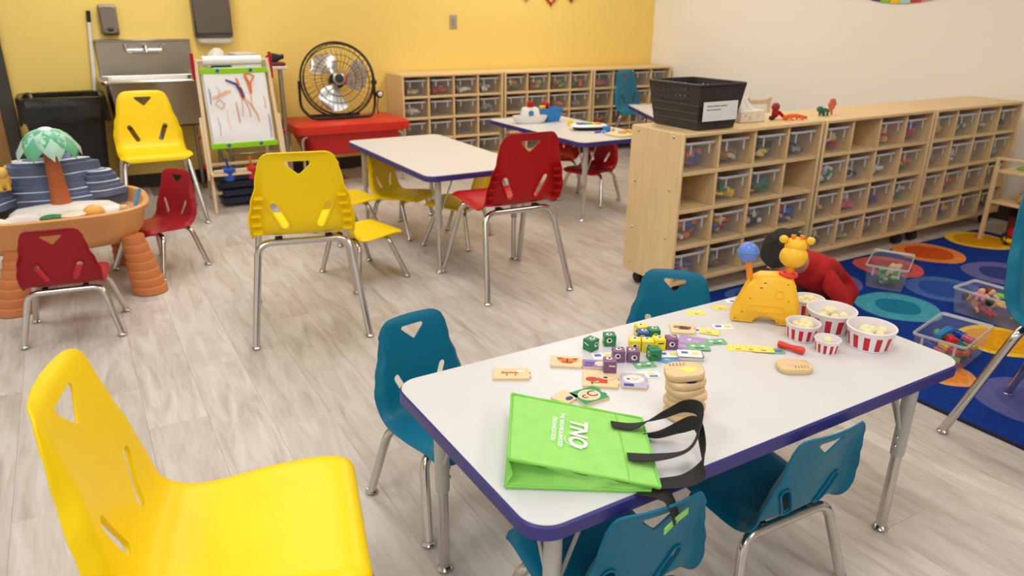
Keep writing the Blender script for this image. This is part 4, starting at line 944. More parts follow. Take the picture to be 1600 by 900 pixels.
for v in (.18, .36, .54): 
    for sd_ in range(4): bnd.cyl(Vector(bs_pt(sd_, 0, v)), Vector(bs_pt(sd_, 1, v)), .0035, 6)
o = bnd.build('weave_bands', BLKB, bk); o['kind'] = 'stuff'
lbm = MB().box((-.004, -BDt / 2 + .002, .085), (.215, .0015, .085)).build('label', PAPER, bk)
lt = MB(); rd = random.Random(2)
for r_, ws in ((.128, (.026, .010, .034, .042)), (.112, (.02, .012, .022, .02))):
    x_ = -.09
    for w_ in ws: lt.box((x_ + w_ / 2, -BDt / 2 + .0011, r_ - .02), (w_, .0004, .005)); x_ += w_ + .004
o = lt.build('handwriting', mat('grey_ink', (120, 118, 120), .7), lbm); o['kind'] = 'stuff'
tb_ = thing('tissue_box', 'white patterned tissue box with a tissue pulled out, beside the black basket', 'tissue box', (2.86, 2.60, SZ), R(-4))
MB().box((0, 0, .028), (.16, .11, .055), bev=.003).build('box', mat('tissue_card', (232, 226, 212), .6, var=.08, scale=30), tb_)
for x_, z_, c in ((-.02, .022, (214, 206, 60)), (-.05, .034, (206, 196, 170)), (.03, .03, (210, 204, 190))): MB().sphere((x_, -.0555, z_), .008, 8, 6, sc=(1, .08, 1)).build('printed_flower', pm(c), tb_)
ts = MB(); rd = random.Random(9); ts.rings([[(-.02 - .03 * f + (.055 * (1 - f) + .012) * (1 + .3 * math.sin(3 * q + f * 4)) * math.cos(q), (.018 * (1 - f) + .012) * (1 + .3 * math.sin(5 * q)) * math.sin(q), .054 + .075 * f) for q in [2 * PI * i / 18 for i in range(18)]] for f in (0, .3, .6, .85, 1)]); ts.build('tissue', mat('tissue_white', (246, 242, 236), .9), tb_, 60)
fg = thing('toy_figure', 'small red and black toy figure lying on the front shelf top', 'toy', (3.045, 2.575, SZ), R(20))
MB().box((0, 0, .03), (.035, .03, .04), bev=.008).build('body', RED, fg); MB().sphere((-.005, 0, .062), .021, 12, 8).build('head', mat('dark_red', (150, 30, 30), .5), fg); MB().box((-.035, 0, .012), (.04, .022, .02), bev=.005).build('legs', BLACK, fg); MB().cyl((.01, -.015, .035), (.05, -.03, .008), .009, 8).build('arm', RED, fg)
dn = thing('toy_lizard', 'orange toy lizard on the front shelf top beside the red figure', 'toy animal', (3.115, 2.515, SZ), R(-10))
MB().tube([(-.06, 0, .012), (-.03, .004, .02), (.01, 0, .022), (.045, -.008, .016), (.075, -.004, .01)], .012, 10, r2=.007).build('body', pm((236, 110, 40)), dn)
for sx in (-.03, .03):
    for sy in (-1, 1): MB().cyl((sx, 0, .015), (sx + .008, sy * .026, .004), .005, 8).build('leg', pm((236, 110, 40)), dn)
gr = thing('toy_dinosaur', 'dark green toy dinosaur on the middle shelf top', 'toy animal', (3.40, 2.56, SZ), R(0))
MB().tube([(-.03, 0, .026), (-.01, 0, .03), (.015, 0, .028), (.04, 0, .022)], .016, 10, r2=.006).build('body', pm((26, 110, 84)), gr); MB().sphere((-.036, 0, .036), .018, 12, 8, sc=(1.2, .8, .8)).build('head', pm((26, 110, 84)), gr)
for sx in (-.015, .012):
    for sy in (-1, 1): MB().cyl((sx, sy * .012, .02), (sx, sy * .014, 0), .006, 8).build('leg', pm((26, 110, 84)), gr)
gr = thing('toy_flower', 'coral pink toy flower head leaning on the green dinosaur', 'toy', (3.475, 2.57, SZ), 0)
MB().cyl((0, 0, 0), (-.005, 0, .035), .006, 8).build('stem', pm((210, 110, 84)), gr)
for i in range(6): MB().sphere((-.005 + .018 * math.cos(i * PI / 3), 0, .055 + .018 * math.sin(i * PI / 3)), .014, 10, 6, sc=(1, .6, 1)).build('petal', pm((222, 112, 84)), gr)
# wooden rail chair seen above the basket
wc = thing('wooden_chair', 'pale wooden chair rail showing above the black basket rim', 'chair', (4.63, 4.02, 0), R(-14))
WCH = .665
for sx in (-1, 1):
    MB().cyl((sx * .10, .10, 0), (sx * .10, .10, WCH), .014, 10).build('back_post', PINE, wc); MB().sphere((sx * .10, .10, WCH + .006), .02, 12, 8).build('finial', PINE, wc); MB().cyl((sx * .10, -.12, 0), (sx * .10, -.12, .28), .014, 10).build('front_leg', PINE, wc)
MB().box((0, -.01, .29), (.25, .27, .02), bev=.004).build('seat', PINE, wc)
for z in (WCH - .02, WCH - .12): MB().box((0, .10, z), (.19, .016, .034), bev=.004).build('rail', PINE, wc)
nth = ['first', 'second', 'third', 'fourth', 'fifth', 'sixth', 'seventh', 'eighth', 'ninth', 'tenth', 'eleventh', 'twelfth', 'thirteenth', 'fourteenth', 'fifteenth', 'sixteenth', 'seventeenth', 'eighteenth', 'nineteenth', 'twentieth', 'twenty-first', 'twenty-second', 'twenty-third', 'twenty-fourth']
# ---------------------------------------------------------------- things on the near table
TZ = T1Z + .0002
def disc(mb, x, y, z, r, mi=0, n=14, sx=1.0, sy=1.0, M=None): return mb.prism([(x + r * sx * math.cos(2 * PI * i / n), y + r * sy * math.sin(2 * PI * i / n)) for i in range(n)], z, z + .0003, mi, M)
def marks(parent, ms, z):
    """flat print: each mark its own small part: ('d' disc | 'r' rectangle | 'l' line, x, y, a, b, rgb)"""
    for i, q in enumerate(ms):
        k, x_, y_, a, b_, c = q; mb = MB(); zz = z + .0002 * i
        if k == 'd': disc(mb, x_, y_, zz, a, 0, 16, 1, b_)
        elif k == 'r': mb.box((x_, y_, zz + .00015), (a, b_, .0003))
        elif k == 'l': mb.tube([(x_ - a / 2, y_ + b_, zz), (x_, y_ - b_, zz), (x_ + a / 2, y_ + b_, zz)], .0009, 4)
        mb.build('print', mat('ink_%d_%d_%d' % c, c, .55, var=.02), parent, 0)
# cubes with faces
CUB = .029
def cube(x, y, rz, rgb, name, where, z=TZ, face=True):
    rq = random.Random(int(x * 1000) + int(y * 7000))
    t = thing('face_cube', '%s face cube %s' % (name, where), 'cube', (x, y, z), rz, 'wooden face cubes')
    MB().box((0, 0, CUB / 2), (CUB,) * 3, bev=.0012).build('block', pm(rgb, .5), t)
    if face:
        h = CUB / 2
        for i, (M, on) in enumerate(((T_(0, -h, h) @ Matrix.Rotation(PI / 2, 4, 'X'), 1), (T_(-h, 0, h, -PI / 2) @ Matrix.Rotation(PI / 2, 4, 'X'), 1), (T_(0, 0, CUB), 0))):
            ox, oy = rq.uniform(-.004, .004), rq.uniform(-.003, .005)
            if rq.random() < .3:
                MB().box((ox, oy, .0002), (.014, .003, .0004), 0, 0, M, rq.uniform(-.6, .6)).build('printed_mouth', WHITE if rq.random() < .6 else BLACK, t, 0); continue
            M = M @ Matrix.Translation((ox, oy, 0))
            MB().prism([(.0072 * math.cos(2 * PI * k / 14), .0066 * math.sin(2 * PI * k / 14)) for k in range(14)], 0, .0003, 0, M).build('eye_white', WHITE, t, 0)
            MB().prism([(.0008 + .0038 * math.cos(2 * PI * k / 12), .0005 + .0038 * math.sin(2 * PI * k / 12)) for k in range(12)], .0003, .0006, 0, M).build('pupil', BLACK, t, 0)
    return t
GR, YE, BLc, PUc = (36, 128, 78), (248, 220, 40), (40, 84, 160), (128, 84, 124)
for a in ((1.005, 1.318, .25, GR, 'green', 'leftmost, standing alone by the back table edge'), (1.062, 1.318, -.45, GR, 'green', 'next to the leftmost one, eye turned to us'),
          (1.168, 1.322, -.2, YE, 'yellow', 'farthest back in the cluster'), (1.148, 1.292, -.6, BLc, 'blue', 'in the back of the cluster'), (1.182, 1.290, -.5, GR, 'green', 'in the back of the cluster'),
          (1.098, 1.264, -.62, YE, 'yellow', 'left one of the yellow row'), (1.124, 1.246, -.62, YE, 'yellow', 'middle one of the yellow row'), (1.155, 1.240, -.45, YE, 'yellow', 'right one of the yellow row, with a pupil'),
          (1.186, 1.228, -.55, PUc, 'purple', 'right of the yellow row'), (1.026, 1.236, -.5, PUc, 'purple', 'with a round eye, left of the two touching'), (1.056, 1.218, -.55, PUc, 'purple', 'right of the two touching ones'),
          (1.106, 1.200, -.35, GR, 'green', 'in front of the yellow row')): cube(*a)
cube(.966, 1.192, -.55, PUc, 'purple', 'standing on the red puzzle tile', TZ + .0065)
# picture cards
def card(x, y, rz, rgb, ms, label, w_=.052, h_=.034, z=TZ, th=.0008):
    t = thing('picture_card', label, 'card', (x, y, z), rz, 'picture cards')
    MB().prism(rrect(w_, h_, .003, 2), 0, th).build('card', mat('card_%d_%d_%d' % rgb, rgb, .5, var=.015), t, 0); marks(t, ms, th); return t
WB = [('r', -.012, .003, .016, .012, (84, 110, 190)), ('r', .012, .0, .016, .014, (240, 220, 120))]
YF = [('d', -.010, .004, .004, 1, (250, 248, 240)), ('d', .010, .004, .004, 1, (250, 248, 240)), ('d', -.010, .004, .0018, 1, (60, 50, 40)), ('l', 0, -.008, .012, .002, (190, 80, 50))]
GF = [('d', -.012, .004, .0055, .8, (244, 244, 238)), ('d', .012, .003, .0055, .8, (244, 244, 238)), ('r', 0, -.009, .022, .003, (70, 70, 60))]
WC, YC, GC_, PC, BC = (240, 238, 236), (246, 226, 100), (118, 178, 132), (176, 148, 196), (96, 146, 206)
card(1.008, 1.272, -.35, WC, WB, 'white card with a blue print behind the two purple cubes'); card(1.065, 1.185, -.3, GC_, GF, 'green face card under the edge of the purple cubes')
card(1.040, 1.140, -.45, WC, [('r', .006, .006, .016, .01, (240, 220, 120)), ('r', .010, -.008, .02, .01, (110, 130, 200))], 'white card between the puzzle tiles and the stack'); card(1.012, 1.143, -.4, YC, YF, 'yellow face card beside the red puzzle tile', .03, .034, TZ + .0009)
card(1.325, 1.268, -.5, WC, WB, 'white card under the crossed yellow cards'); card(1.338, 1.250, -.9, YC, YF, 'yellow card lying crosswise on the white one', z=TZ + .0014); card(1.395, 1.258, -.5, WC, WB, 'white card with a blue print, nearest the giraffe toy')
card(1.244, 1.193, -.55, GC_, GF, 'pale green monster card in front of the purple card', .056, .04, TZ + .003); card(1.308, 1.196, -.4, GC_, GF, 'pale green card farther right, half under the yellow card', .052, .034, TZ + .0005)
card(1.262, 1.232, -.9, PC, [('d', -.008, .0, .005, .8, (244, 240, 244)), ('r', .01, -.004, .014, .002, (244, 240, 244))], 'lilac card in front of the wildlife tile', .07, .05, TZ + .0004); card(1.215, 1.215, -.9, PC, [('r', .0, 0, .018, .002, (244, 240, 244))], 'lilac card beside the purple cube', .05, .035, TZ + .0016)
card(1.130, 1.180, -1.0, BC, [('d', 0, .0, .008, .7, (130, 200, 190))], 'blue card under the white ones by the card deck', .06, .042); card(1.150, 1.198, -.5, WC, WB, 'white card leaning on the blue card', z=TZ + .0018)
for i in range(9): card(1.186 + .0012 * math.sin(3 * i), 1.160 + .0012 * math.cos(4 * i), -.62 + .03 * math.sin(2 * i), [WC, (200, 190, 170), WC, (90, 84, 80), WC, (214, 200, 150), (190, 190, 196), (120, 104, 84), WC][i], WB if i == 8 else [], 'card, %s from the bottom of the small deck' % ['first', 'second', 'third', 'fourth', 'fifth', 'sixth', 'seventh', 'eighth', 'topmost and ninth'][i], .058, .038, TZ + .0014 * i, .0013)
card(1.400, 1.366, -.3, YC, YF, 'yellow face card by the back table edge, left one'); card(1.487, 1.362, -.35, YC, YF, 'yellow face card by the back table edge, right one', .045, .032); card(1.556, 1.380, -.4, WC, [('d', 0, 0, .008, .7, (110, 120, 200))], 'white card behind the giraffe toy', .04, .03)
card(1.330, 1.144, -.65, YC, YF, 'yellow card, left end of the fanned row'); card(1.355, 1.124, -.7, YC, YF, 'yellow card, middle of the fanned row', z=TZ + .0012); card(1.375, 1.104, -.6, YC, YF, 'yellow card, right in the fanned row', z=TZ + .0024); card(1.397, 1.084, -.5, GC_, [('r', .006, 0, .02, .012, (84, 110, 190))], 'green and blue card at the right end of the fanned row', .045, .03, TZ + .0005)
# wooden picture tiles
def tile(x, y, rz, w_, h_, label, ms, rgb=None, tabs=True, z=TZ):
    t = thing('picture_tile', label, 'puzzle tile', (x, y, z), rz, 'wooden picture tiles'); th = .006
    mb = MB(); pts = rrect(w_, h_, .003, 2)
    if tabs:      # jigsaw notches on the right side
        pts = [(-w_ / 2, -h_ / 2), (w_ / 2, -h_ / 2)] + [(w_ / 2 + (.004 if k % 2 else 0), -h_ / 2 + h_ * (k + e_) / 5) for k in range(5) for e_ in (.05, .95)] + [(w_ / 2, h_ / 2), (-w_ / 2, h_ / 2)]
    mb.prism(pts, 0, th, 0, None, .0006, 1 if rgb else None); mb.build('tile', [TILEWOOD] + ([mat('tile_%d_%d' % rgb[:2], rgb, .5)] if rgb else []), t, 0); marks(t, ms, th); return t
FOX = (200, 112, 50)
tile(.762, 1.293, -.5, .082, .052, 'fox picture tile alone at the left end of the near table', [('r', 0, .002, .036, .007, FOX), ('d', -.02, .003, .006, .8, FOX), ('d', .021, .008, .009, .6, (244, 240, 232)), ('r', -.010, -.007, .003, .014, FOX), ('r', .010, -.007, .003, .014, FOX), ('d', -.025, .001, .003, 1, (244, 240, 232))])
tile(.908, 1.283, -.62, .074, .054, 'butterfly picture tile behind the red puzzle tile', [('d', -.008, .006, .013, .7, (226, 120, 36)), ('d', .012, .004, .014, .7, (226, 120, 36)), ('d', -.004, -.006, .008, .8, (200, 90, 30)), ('d', .008, -.007, .008, .8, (200, 90, 30)), ('r', .002, 0, .003, .024, (40, 30, 26)), ('r', -.016, .012, .014, .0025, (40, 30, 26)), ('r', .022, .011, .012, .0025, (40, 30, 26))])
tile(.925, 1.172, -.63, .078, .075, 'red apple puzzle tile with the purple cube on it', [('d', -.018, -.006, .015, .75, (204, 50, 40)), ('r', .006, .0, .02, .045, (214, 60, 44)), ('d', .016, .012, .022, .8, (236, 206, 170)), ('r', -.012, -.022, .018, .004, (120, 160, 60)), ('r', -.018, -.024, .003, .012, (70, 60, 40)), ('d', .012, .004, .005, .7, (60, 40, 36))])
tile(.986, 1.128, -.63, .056, .066, 'lilac and white letter tile at the near end of the puzzle row', [('d', .0, .006, .024, .85, (240, 226, 214)), ('r', -.012, -.024, .022, .012, (40, 64, 160)), ('l', .004, .006, .016, .004, (180, 160, 150)), ('d', -.012, .004, .004, .8, (60, 50, 60))], (186, 176, 218))
tile(.960, 1.238, -.62, .060, .040, 'purple puzzle tile behind the red apple tile', [('r', -.010, .002, .03, .012, (96, 66, 150)), ('d', .012, 0, .014, .9, (238, 214, 190)), ('r', -.016, -.012, .02, .006, (96, 66, 150))], (150, 120, 180))
t = tile(.858, 1.122, .02, .066, .060, 'green letter C tile beside the green bag', [('d', 0, 0, .0255, .92, (240, 236, 228)), ('d', 0, 0, .0235, .92, (232, 204, 164))], (30, 140, 84))
for b_, s_, x_ in (('C', .034, .008), ('c', .03, -.013)):
    o = obj('lettering', text_mesh(b_, s_, 0, .0002), t, (x_, 0, .0068), R(-10)); o.data.materials.append(mat('ink_black', (40, 30, 24), .6))
tile(.808, 1.142, .35, .045, .045, 'plain tan tile with a dark blue mark under the green letter tile', [('d', .0, -.012, .010, .7, (52, 50, 120))], None, False)
tile(1.285, 1.296, -.62, .062, .060, 'animal picture tile in dark ink behind the lilac card', [('d', .006, .003, .014, .65, (86, 66, 52)), ('r', -.010, .012, .022, .002, (60, 46, 40)), ('r', -.010, .006, .024, .002, (60, 46, 40)), ('r', -.010, 0, .024, .002, (60, 46, 40)), ('r', .004, -.008, .028, .003, (60, 46, 40)), ('d', .018, .002, .006, 1, (110, 84, 64))])
# counting slabs: loose one and the stack
def slab_poly(w_, h_):
    return [(w_ * .5 * math.copysign(abs(math.cos(q)) ** .62, math.cos(q)) * (1 + .05 * math.sin(q * 2 + 1)), h_ * .5 * math.copysign(abs(math.sin(q)) ** .62, math.sin(q)) * (1 + .04 * math.cos(q * 3))) for q in [2 * PI * i / 32 for i in range(32)]]
def slab_thing(x, y, z, rz, label, tilt=(0, 0), pic=None, w_=.078, h_=.062, th=.0135):
    t = thing('number_slab', label, 'wooden slab', (x, y, z), rz, 'wooden number slabs'); t.rotation_euler = (tilt[0], tilt[1], rz)
    P_ = slab_poly(w_, h_); ins = [(a * .95, b_ * .95) for a, b_ in P_]
    MB().rings([[(a, b_, 0) for a, b_ in ins], [(a, b_, .0025) for a, b_ in P_], [(a, b_, th - .0025) for a, b_ in P_], [(a, b_, th) for a, b_ in ins]]).build('slab', BEECH, t, 50)
    if pic: marks(t, pic, th)
    return t
DOTS = lambda x0, y0: [('d', x0 + .007 * i, y0 + .006 * j, .0016, .8, (110, 70, 50)) for i in range(5) for j in range(2)]
slab_thing(1.357, .995, TZ, -.55, 'loose wooden slab with a pink numeral in front of the red stick', (0, 0), [('d', -.008, .010, .010, .75, (232, 190, 190)), ('d', -.008, .010, .006, .7, (236, 206, 170)), ('r', -.002, .0, .006, .014, (232, 190, 190))] + DOTS(-.002, -.018))
sx_ = [(.985, .968, 0, .3), (.989, .966, 0, .1), (.983, .970, 0, .5), (.988, .965, 0, -.1), (.984, .968, 0, .4), (.986, .969, 0, .2)]
for i, (x_, y_, _, a) in enumerate(sx_): slab_thing(x_, y_, TZ + .0005 + .0142 * i, a - .4, 'wooden slab, %s in the stack' % ['lowest', 'second from the bottom', 'third from the bottom', 'fourth from the bottom', 'fifth from the bottom', 'second from the top'][i], (.03 * math.sin(2 * i), .03 * math.cos(3 * i)), [('d', 0, -.02, .012, .7, (30, 60, 130))] if i == 5 else None)
slab_thing(.985, .975, TZ + .0005 + .0142 * 6 + .004, -.55, 'topmost wooden slab of the stack with a yellow picture', (.06, -.07), [('d', .010, -.004, .013, .8, (244, 226, 110)), ('d', .0, .0, .009, .8, (244, 226, 110))] + DOTS(-.026, .014))
# red stick
t = thing('red_stick', 'red plastic handle lying in front of the striped bowls', 'toy', (1.432, 1.068, TZ + .010), R(-72))
MB().lathe([(.006, -.032), (.0085, -.030), (.008, -.016), (.0065, .0), (.0085, .016), (.0098, .028), (.007, .034)], 14, 0, Matrix.Rotation(PI / 2, 4, 'Y')).build('handle', mat('coral_red', (224, 56, 40), .4), t)
# striped bowls
STW, STR = mat('bowl_white', (240, 232, 232), .4), mat('bowl_red', (196, 22, 40), .4)
def bowl(x, y, r, h, label, balls, seed):
    t = thing('striped_bowl', label, 'bowl', (x, y, TZ), seed, 'striped popcorn bowls'); n = 48
    MB().lathe([(r * .80, 0), (r * .82, .002), (r * .84, h * .10), (r * .955, h * .74), (r * .98, h * .86), (r * 1.02, h * .93), (r * 1.03, h * .97), (r * 1.01, h), (r * .96, h), (r * .93, h * .9), (r * .78, .004)], n, 0, None, lambda i, j: 1 if i in (2,) and (j % 4) < 2 else 0).build('bowl', [STW, STR], t)
    rd = random.Random(seed)
    spots = []
    for i in range(balls):
        a = 2.4 * i + seed; rr2 = (r * .42) * math.sqrt((i + .3) / max(1, balls)) * 1.25 if balls > 1 else 0
        br = rd.uniform(.0115, .0145) * (1 if r > .04 else .95); sc = (1, rd.uniform(.85, 1.05), rd.uniform(.8, 1))
        spots.append((rr2 * math.cos(a), rr2 * math.sin(a), h * .48 + br + (.008 if i == 0 and balls > 3 else 0), br, sc))
    spots.sort(key=lambda q: q[0] * .86 - q[1] * .51)
    for i, (dx, dy, dz, br, sc) in enumerate(spots):
        o = MB().sphere((0, 0, 0), br, 14, 9, sc=sc).build('foam_ball', mat('cream_foam', (240, 226, 178), .7, var=.06, scale=30), None, 60, (x + dx, y + dy, TZ + dz))
        tag(o, ('foam ball, %s from left, in the ' % nth[i] if balls > 1 else 'single cream foam ball in the ') + label, 'foam ball', 'foam balls in the bowls')
bowl(1.520, 1.108, .042, .046, 'red striped bowl, left of the biggest', 6, 1); bowl(1.634, 1.112, .062, .058, 'biggest red striped bowl in the middle', 5, 2); bowl(1.508, 1.023, .031, .036, 'smallest red striped bowl at the front', 1, 3); bowl(1.630, .992, .058, .056, 'red striped bowl, rightmost', 7, 4); bowl(1.668, 1.212, .043, .048, 'red striped bowl behind the giraffe toy', 6, 5)
# giraffe activity toy, seen from behind
gt = thing('giraffe_toy', 'yellow plastic giraffe toy seen from behind, blue ball on its tail', 'toy', (1.525, 1.236, TZ), R(-43.8))
GY = mat('giraffe_yellow', (250, 190, 40), .36, var=.02); GO = mat('giraffe_orange', (244, 140, 24), .4)
gb = [(-.086, 0), (-.089, .008), (-.084, .028), (-.070, .060), (-.056, .098), (-.042, .120), (-.022, .132), (.028, .135), (.052, .130), (.066, .114), (.077, .074), (.085, .030), (.087, 0), (.030, 0), (.026, .012), (.013, .019), (-.013, .019), (-.026, .012), (-.030, 0)]
b_ = MB(); b_.prism([(x_, z_) for x_, z_ in gb], -.030, .030, 0, Matrix.Rotation(PI / 2, 4, 'X'), .005); b_.xf(Matrix.Translation((0, 0, 0))); b_.build('body', GY, gt, 50)
sc_ = MB()
for x_, z_ in ((-.062, .032), (-.078, .012), (.06, .03), (.075, .012), (-.03, .008), (.033, .008), (.045, .118), (-.012, .118), (-.02, .104), (-.045, .072), (.052, .072)): sc_.box((x_, -.0301, z_), (.007 if abs(x_) < .03 else .0036, .0008, .0024))
o = sc_.build('screw_holes', mat('dark_hole', (120, 70, 20), .6), gt, 0); o['kind'] = 'stuff'
MB().tube([(p[0], -.0302, p[1] + .045) for p in rrect(.09, .018, .008, 5)], .0012, 5, closed=True).build('battery_cover', GY, gt); MB().tube([(.028 + .011 * math.cos(q), -.0302, .088 + .011 * math.sin(q)) for q in [2 * PI * i / 18 for i in range(18)]], .001, 5, closed=True).build('speaker_grille', GY, gt)
MB().tube([(.046, 0, .128), (.050, 0, .165)], .011, 12).build('neck', GO, gt); MB().tube([(.046 + .018 * math.cos(q), .018 * math.sin(q), .138) for q in [2 * PI * i / 20 for i in range(20)]], .0065, 8, closed=True).build('collar', pm((226, 56, 44)), gt)
hd = MB().sphere((.052, 0, .188), .036, 20, 14, sc=(1, .8, .86)).sphere((.055, .006, .215), .029, 18, 12, sc=(1, .85, .85)).build('head', GY, gt, 80)
for sx in (-1, 1): MB().sphere((.055 + sx * .033, 0, .233), .012, 12, 8, sc=(1, .7, .9)).build('ear', GY, gt); MB().cyl((.055 + sx * .010, 0, .235), (.056 + sx * .011, 0, .246), .0055, 10, r2=.0065).build('horn', GO, gt)
MB().tube([(-.050, 0, .118), (-.058, 0, .166)], .0085, 10).build('tail_stem', GO, gt); MB().sphere((-.062, 0, .190), .0275, 22, 14).build('tail_ball', mat('ball_blue', (96, 128, 216), .3), gt); MB().tube([(-.062 + .0278 * math.cos(q), .0278 * math.sin(q), .190 + .004) for q in [2 * PI * i / 24 for i in range(24)]], .0012, 5, closed=True).build('ball_seam', mat('ball_teal', (70, 170, 160), .4), gt)
for sx in (-1, 1): MB().sphere((.055 + sx * .012, .026, .214), .005, 10, 6).build('eye', BLACK, gt)
# ---------------------------------------------------------------- green bag
GREEN = mat('lime_fabric', (158, 222, 114), .85, var=.05, scale=30, bump=.25, bscale=900, spec=.2); GREEND = mat('lime_seam', (140, 212, 94), .85, var=.04, spec=.2)
bg = thing('tote_bag', 'lime green fabric bag with white lettering and black straps lying on the near table', 'bag')
A1, B1, C1, D1 = Vector((.547, .934, .560)), Vector((.763, .783, .519)), Vector((.879, .973, .523)), Vector((.672, 1.136, .556))
A0, B0, C0, D0 = Vector((.538, .929, .509)), Vector((.752, .793, .509)), Vector((.874, .972, .509)), Vector((.668, 1.130, .509))
def panel(name, A, B, C, D, bulge, th=.0035, n=16):
    vs2 = []
    for j in range(n + 1):
        for i in range(n + 1):
            u, v = i / n, j / n; p = A * (1 - u) * (1 - v) + B * u * (1 - v) + C * u * v + D * (1 - u) * v
            p = p + Vector((0, 0, bulge * math.sin(PI * u) * math.sin(PI * v) + .0012 * math.sin(9 * u + 2) * math.sin(7 * v) * (4 * v * (1 - v))))
            vs2.append(p)
    N1 = len(vs2); vs2 = vs2 + [p - Vector((0, 0, th)) for p in vs2]; W_ = n + 1; fs = []
    for j in range(n):
        for i in range(n): q = j * W_ + i; fs += [(q, q + 1, q + W_ + 1, q + W_), (N1 + q, N1 + q + W_, N1 + q + W_ + 1, N1 + q + 1)]
    for i in range(n): fs += [(i, N1 + i, N1 + i + 1, i + 1), (n * W_ + i, n * W_ + i + 1, N1 + n * W_ + i + 1, N1 + n * W_ + i), (i * W_, (i + 1) * W_, N1 + (i + 1) * W_, N1 + i * W_), (i * W_ + n, N1 + i * W_ + n, N1 + (i + 1) * W_ + n, (i + 1) * W_ + n)]
    return MB().add(vs2, fs).build(name, GREEN, bg, 60)
up = panel('front_panel', A1, B1, C1, D1, .003); panel('back_panel', A0, B0, C0, D0, .0)
def gusset(name, P1, Q1, P0, Q0, inn, n=14, m_=8):
    vs2 = []
    for i in range(n + 1):
        u = i / n; a = P1.lerp(Q1, u) - Vector((0, 0, .003)); b_ = P0.lerp(Q0, u); h = (a - b_).length
        for j in range(m_ + 1):
            v = j / m_; p = a.lerp(b_, v); d = inn * min(.045, h * .9) * (1 - abs(2 * v - 1)) * (.55 + .45 * math.sin(6 * u + 1)) + inn * .003 * math.sin(23 * u + 5 * v); vs2.append(p + d)
    W_ = m_ + 1; return MB().add(vs2, [(i * W_ + j, (i + 1) * W_ + j, (i + 1) * W_ + j + 1, i * W_ + j + 1) for i in range(n) for j in range(m_)]).build(name, GREEN, bg, 60)
inn = (C1 - B1).normalized(); gusset('side_gusset', A1, B1, A0, B0, inn); gusset('side_gusset', D1, C1, D0, C0, -inn * .4); gusset('base_gusset', A1, D1, A0, D0, (B1 - A1).normalized() * .25)
for q in ((A1, B1), (B1, C1), (C1, D1), (D1, A1), (A0, B0), (D0, A0)):
    pts = [q[0].lerp(q[1], i / 10) + Vector((0, 0, .001 + .0006 * math.sin(i * 2.1))) for i in range(11)]; MB().tube(pts, .0024, 6).build('piping', GREEND, bg)
sm = MB(); sm.tube([A1.lerp(B1, .80) + (D1 - A1) * (i / 10) * .98 + (C1 - B1 - D1 + A1) * .8 * (i / 10) + Vector((0, 0, .0012 + .003 * math.sin(PI * .8) * math.sin(PI * i / 10))) for i in range(11)], .0008, 5); sm.build('stitch_line', GREEND, bg)
# printed lettering, lying in the plane of the front panel
uax = (B1 - A1 + C1 - D1).normalized(); vax = (D1 - A1 + C1 - B1); vax = (vax - uax * vax.dot(uax)).normalized(); nax = uax.cross(vax)
ctr = (A1 + B1 + C1 + D1) / 4
def print_text(body, size, off_u, off_v, shear=0.0, bold=0.0, kx=1.0):
    me = text_mesh(body, size, shear, .0002, bold); me.materials.append(mat('white_print', (246, 252, 244), .6))
    o = obj('printed_word', me, up); M = Matrix((-vax, uax, nax)).transposed().to_4x4(); M.translation = ctr + uax * off_u + vax * off_v + nax * .0062
    o.matrix_local = M @ Matrix.Diagonal((kx, 1, 1, 1)); return o
print_text('TNO', .047, -.006, .004, .18, .0012, .92); print_text('THE NEIGHBOURHOOD', .0112, -.037, .006, 0, .0002); print_text('ORGANIZATION', .0112, -.051, .004, 0, .0002)
sw = MB(); sw.tube([tuple(ctr + uax * a + vax * b_ + nax * .0064) for a, b_ in ((-.028, -.016), (-.030, -.024), (-.027, -.034), (-.018, -.042), (-.008, -.047), (.004, -.049))], .0009, 5); sw.build('printed_swoosh', mat('white_print', (246, 252, 244), .6), up)
WEB = mat('black_webbing', (34, 32, 32), .75, var=.15, scale=200, bump=.3, bscale=700)
def smooth_pts(P_, m_=6):
    P_ = [Vector(p) for p in P_]; o = []
    for i in range(len(P_) - 1):
        a, b_, c, d = P_[max(i - 1, 0)], P_[i], P_[i + 1], P_[min(i + 2, len(P_) - 1)]
        for j in range(m_): s_ = j / m_; o.append(.5 * ((2 * b_) + (c - a) * s_ + (2 * a - 5 * b_ + 4 * c - d) * s_ ** 2 + (3 * b_ - a - 3 * c + d) * s_ ** 3))
    o.append(P_[-1]); return o
def strap(name, pts, nr, w_=.027):
    n = smooth_pts(nr); MB().ribbon(smooth_pts(pts), n, w_, .0018).build(name, WEB, bg, 50)
strap('strap', [(.798, .968, .5375), (.832, .948, .5325), (.862, .936, .542), (.892, .925, .553), (.925, .905, .572), (.930, .870, .580), (.895, .835, .560), (.850, .818, .545), (.800, .842, .5340), (.758, .868, .5345)],
      [(-.4, -.9, .1), (-.4, -.9, .1), (-.3, -.7, .6), (-.1, -.4, .9), (0, -.2, 1), (.3, 0, 1), (-.1, -.4, .9), (-.35, -.75, .5), (-.55, -.8, .1), (-.55, -.8, .1)])
strap('strap', [(.840, .945, .514), (.868, .915, .520), (.900, .890, .540), (.915, .862, .560), (.898, .825, .545), (.862, .785, .524), (.820, .780, .516), (.772, .800, .513)],
      [(-.4, -.8, .3), (-.2, -.5, .9), (0, -.2, 1), (.2, .1, 1), (.3, .1, 1), (.3, .5, .8), (.3, .9, .3), (.5, .85, .1)])
strap('hanging_strap', [(.738, .812, .5068), (.757, .792, .507), (.775, .778, .500), (.784, .768, .478), (.790, .764, .455)], [(.8, .55, 0)] * 5, .034)
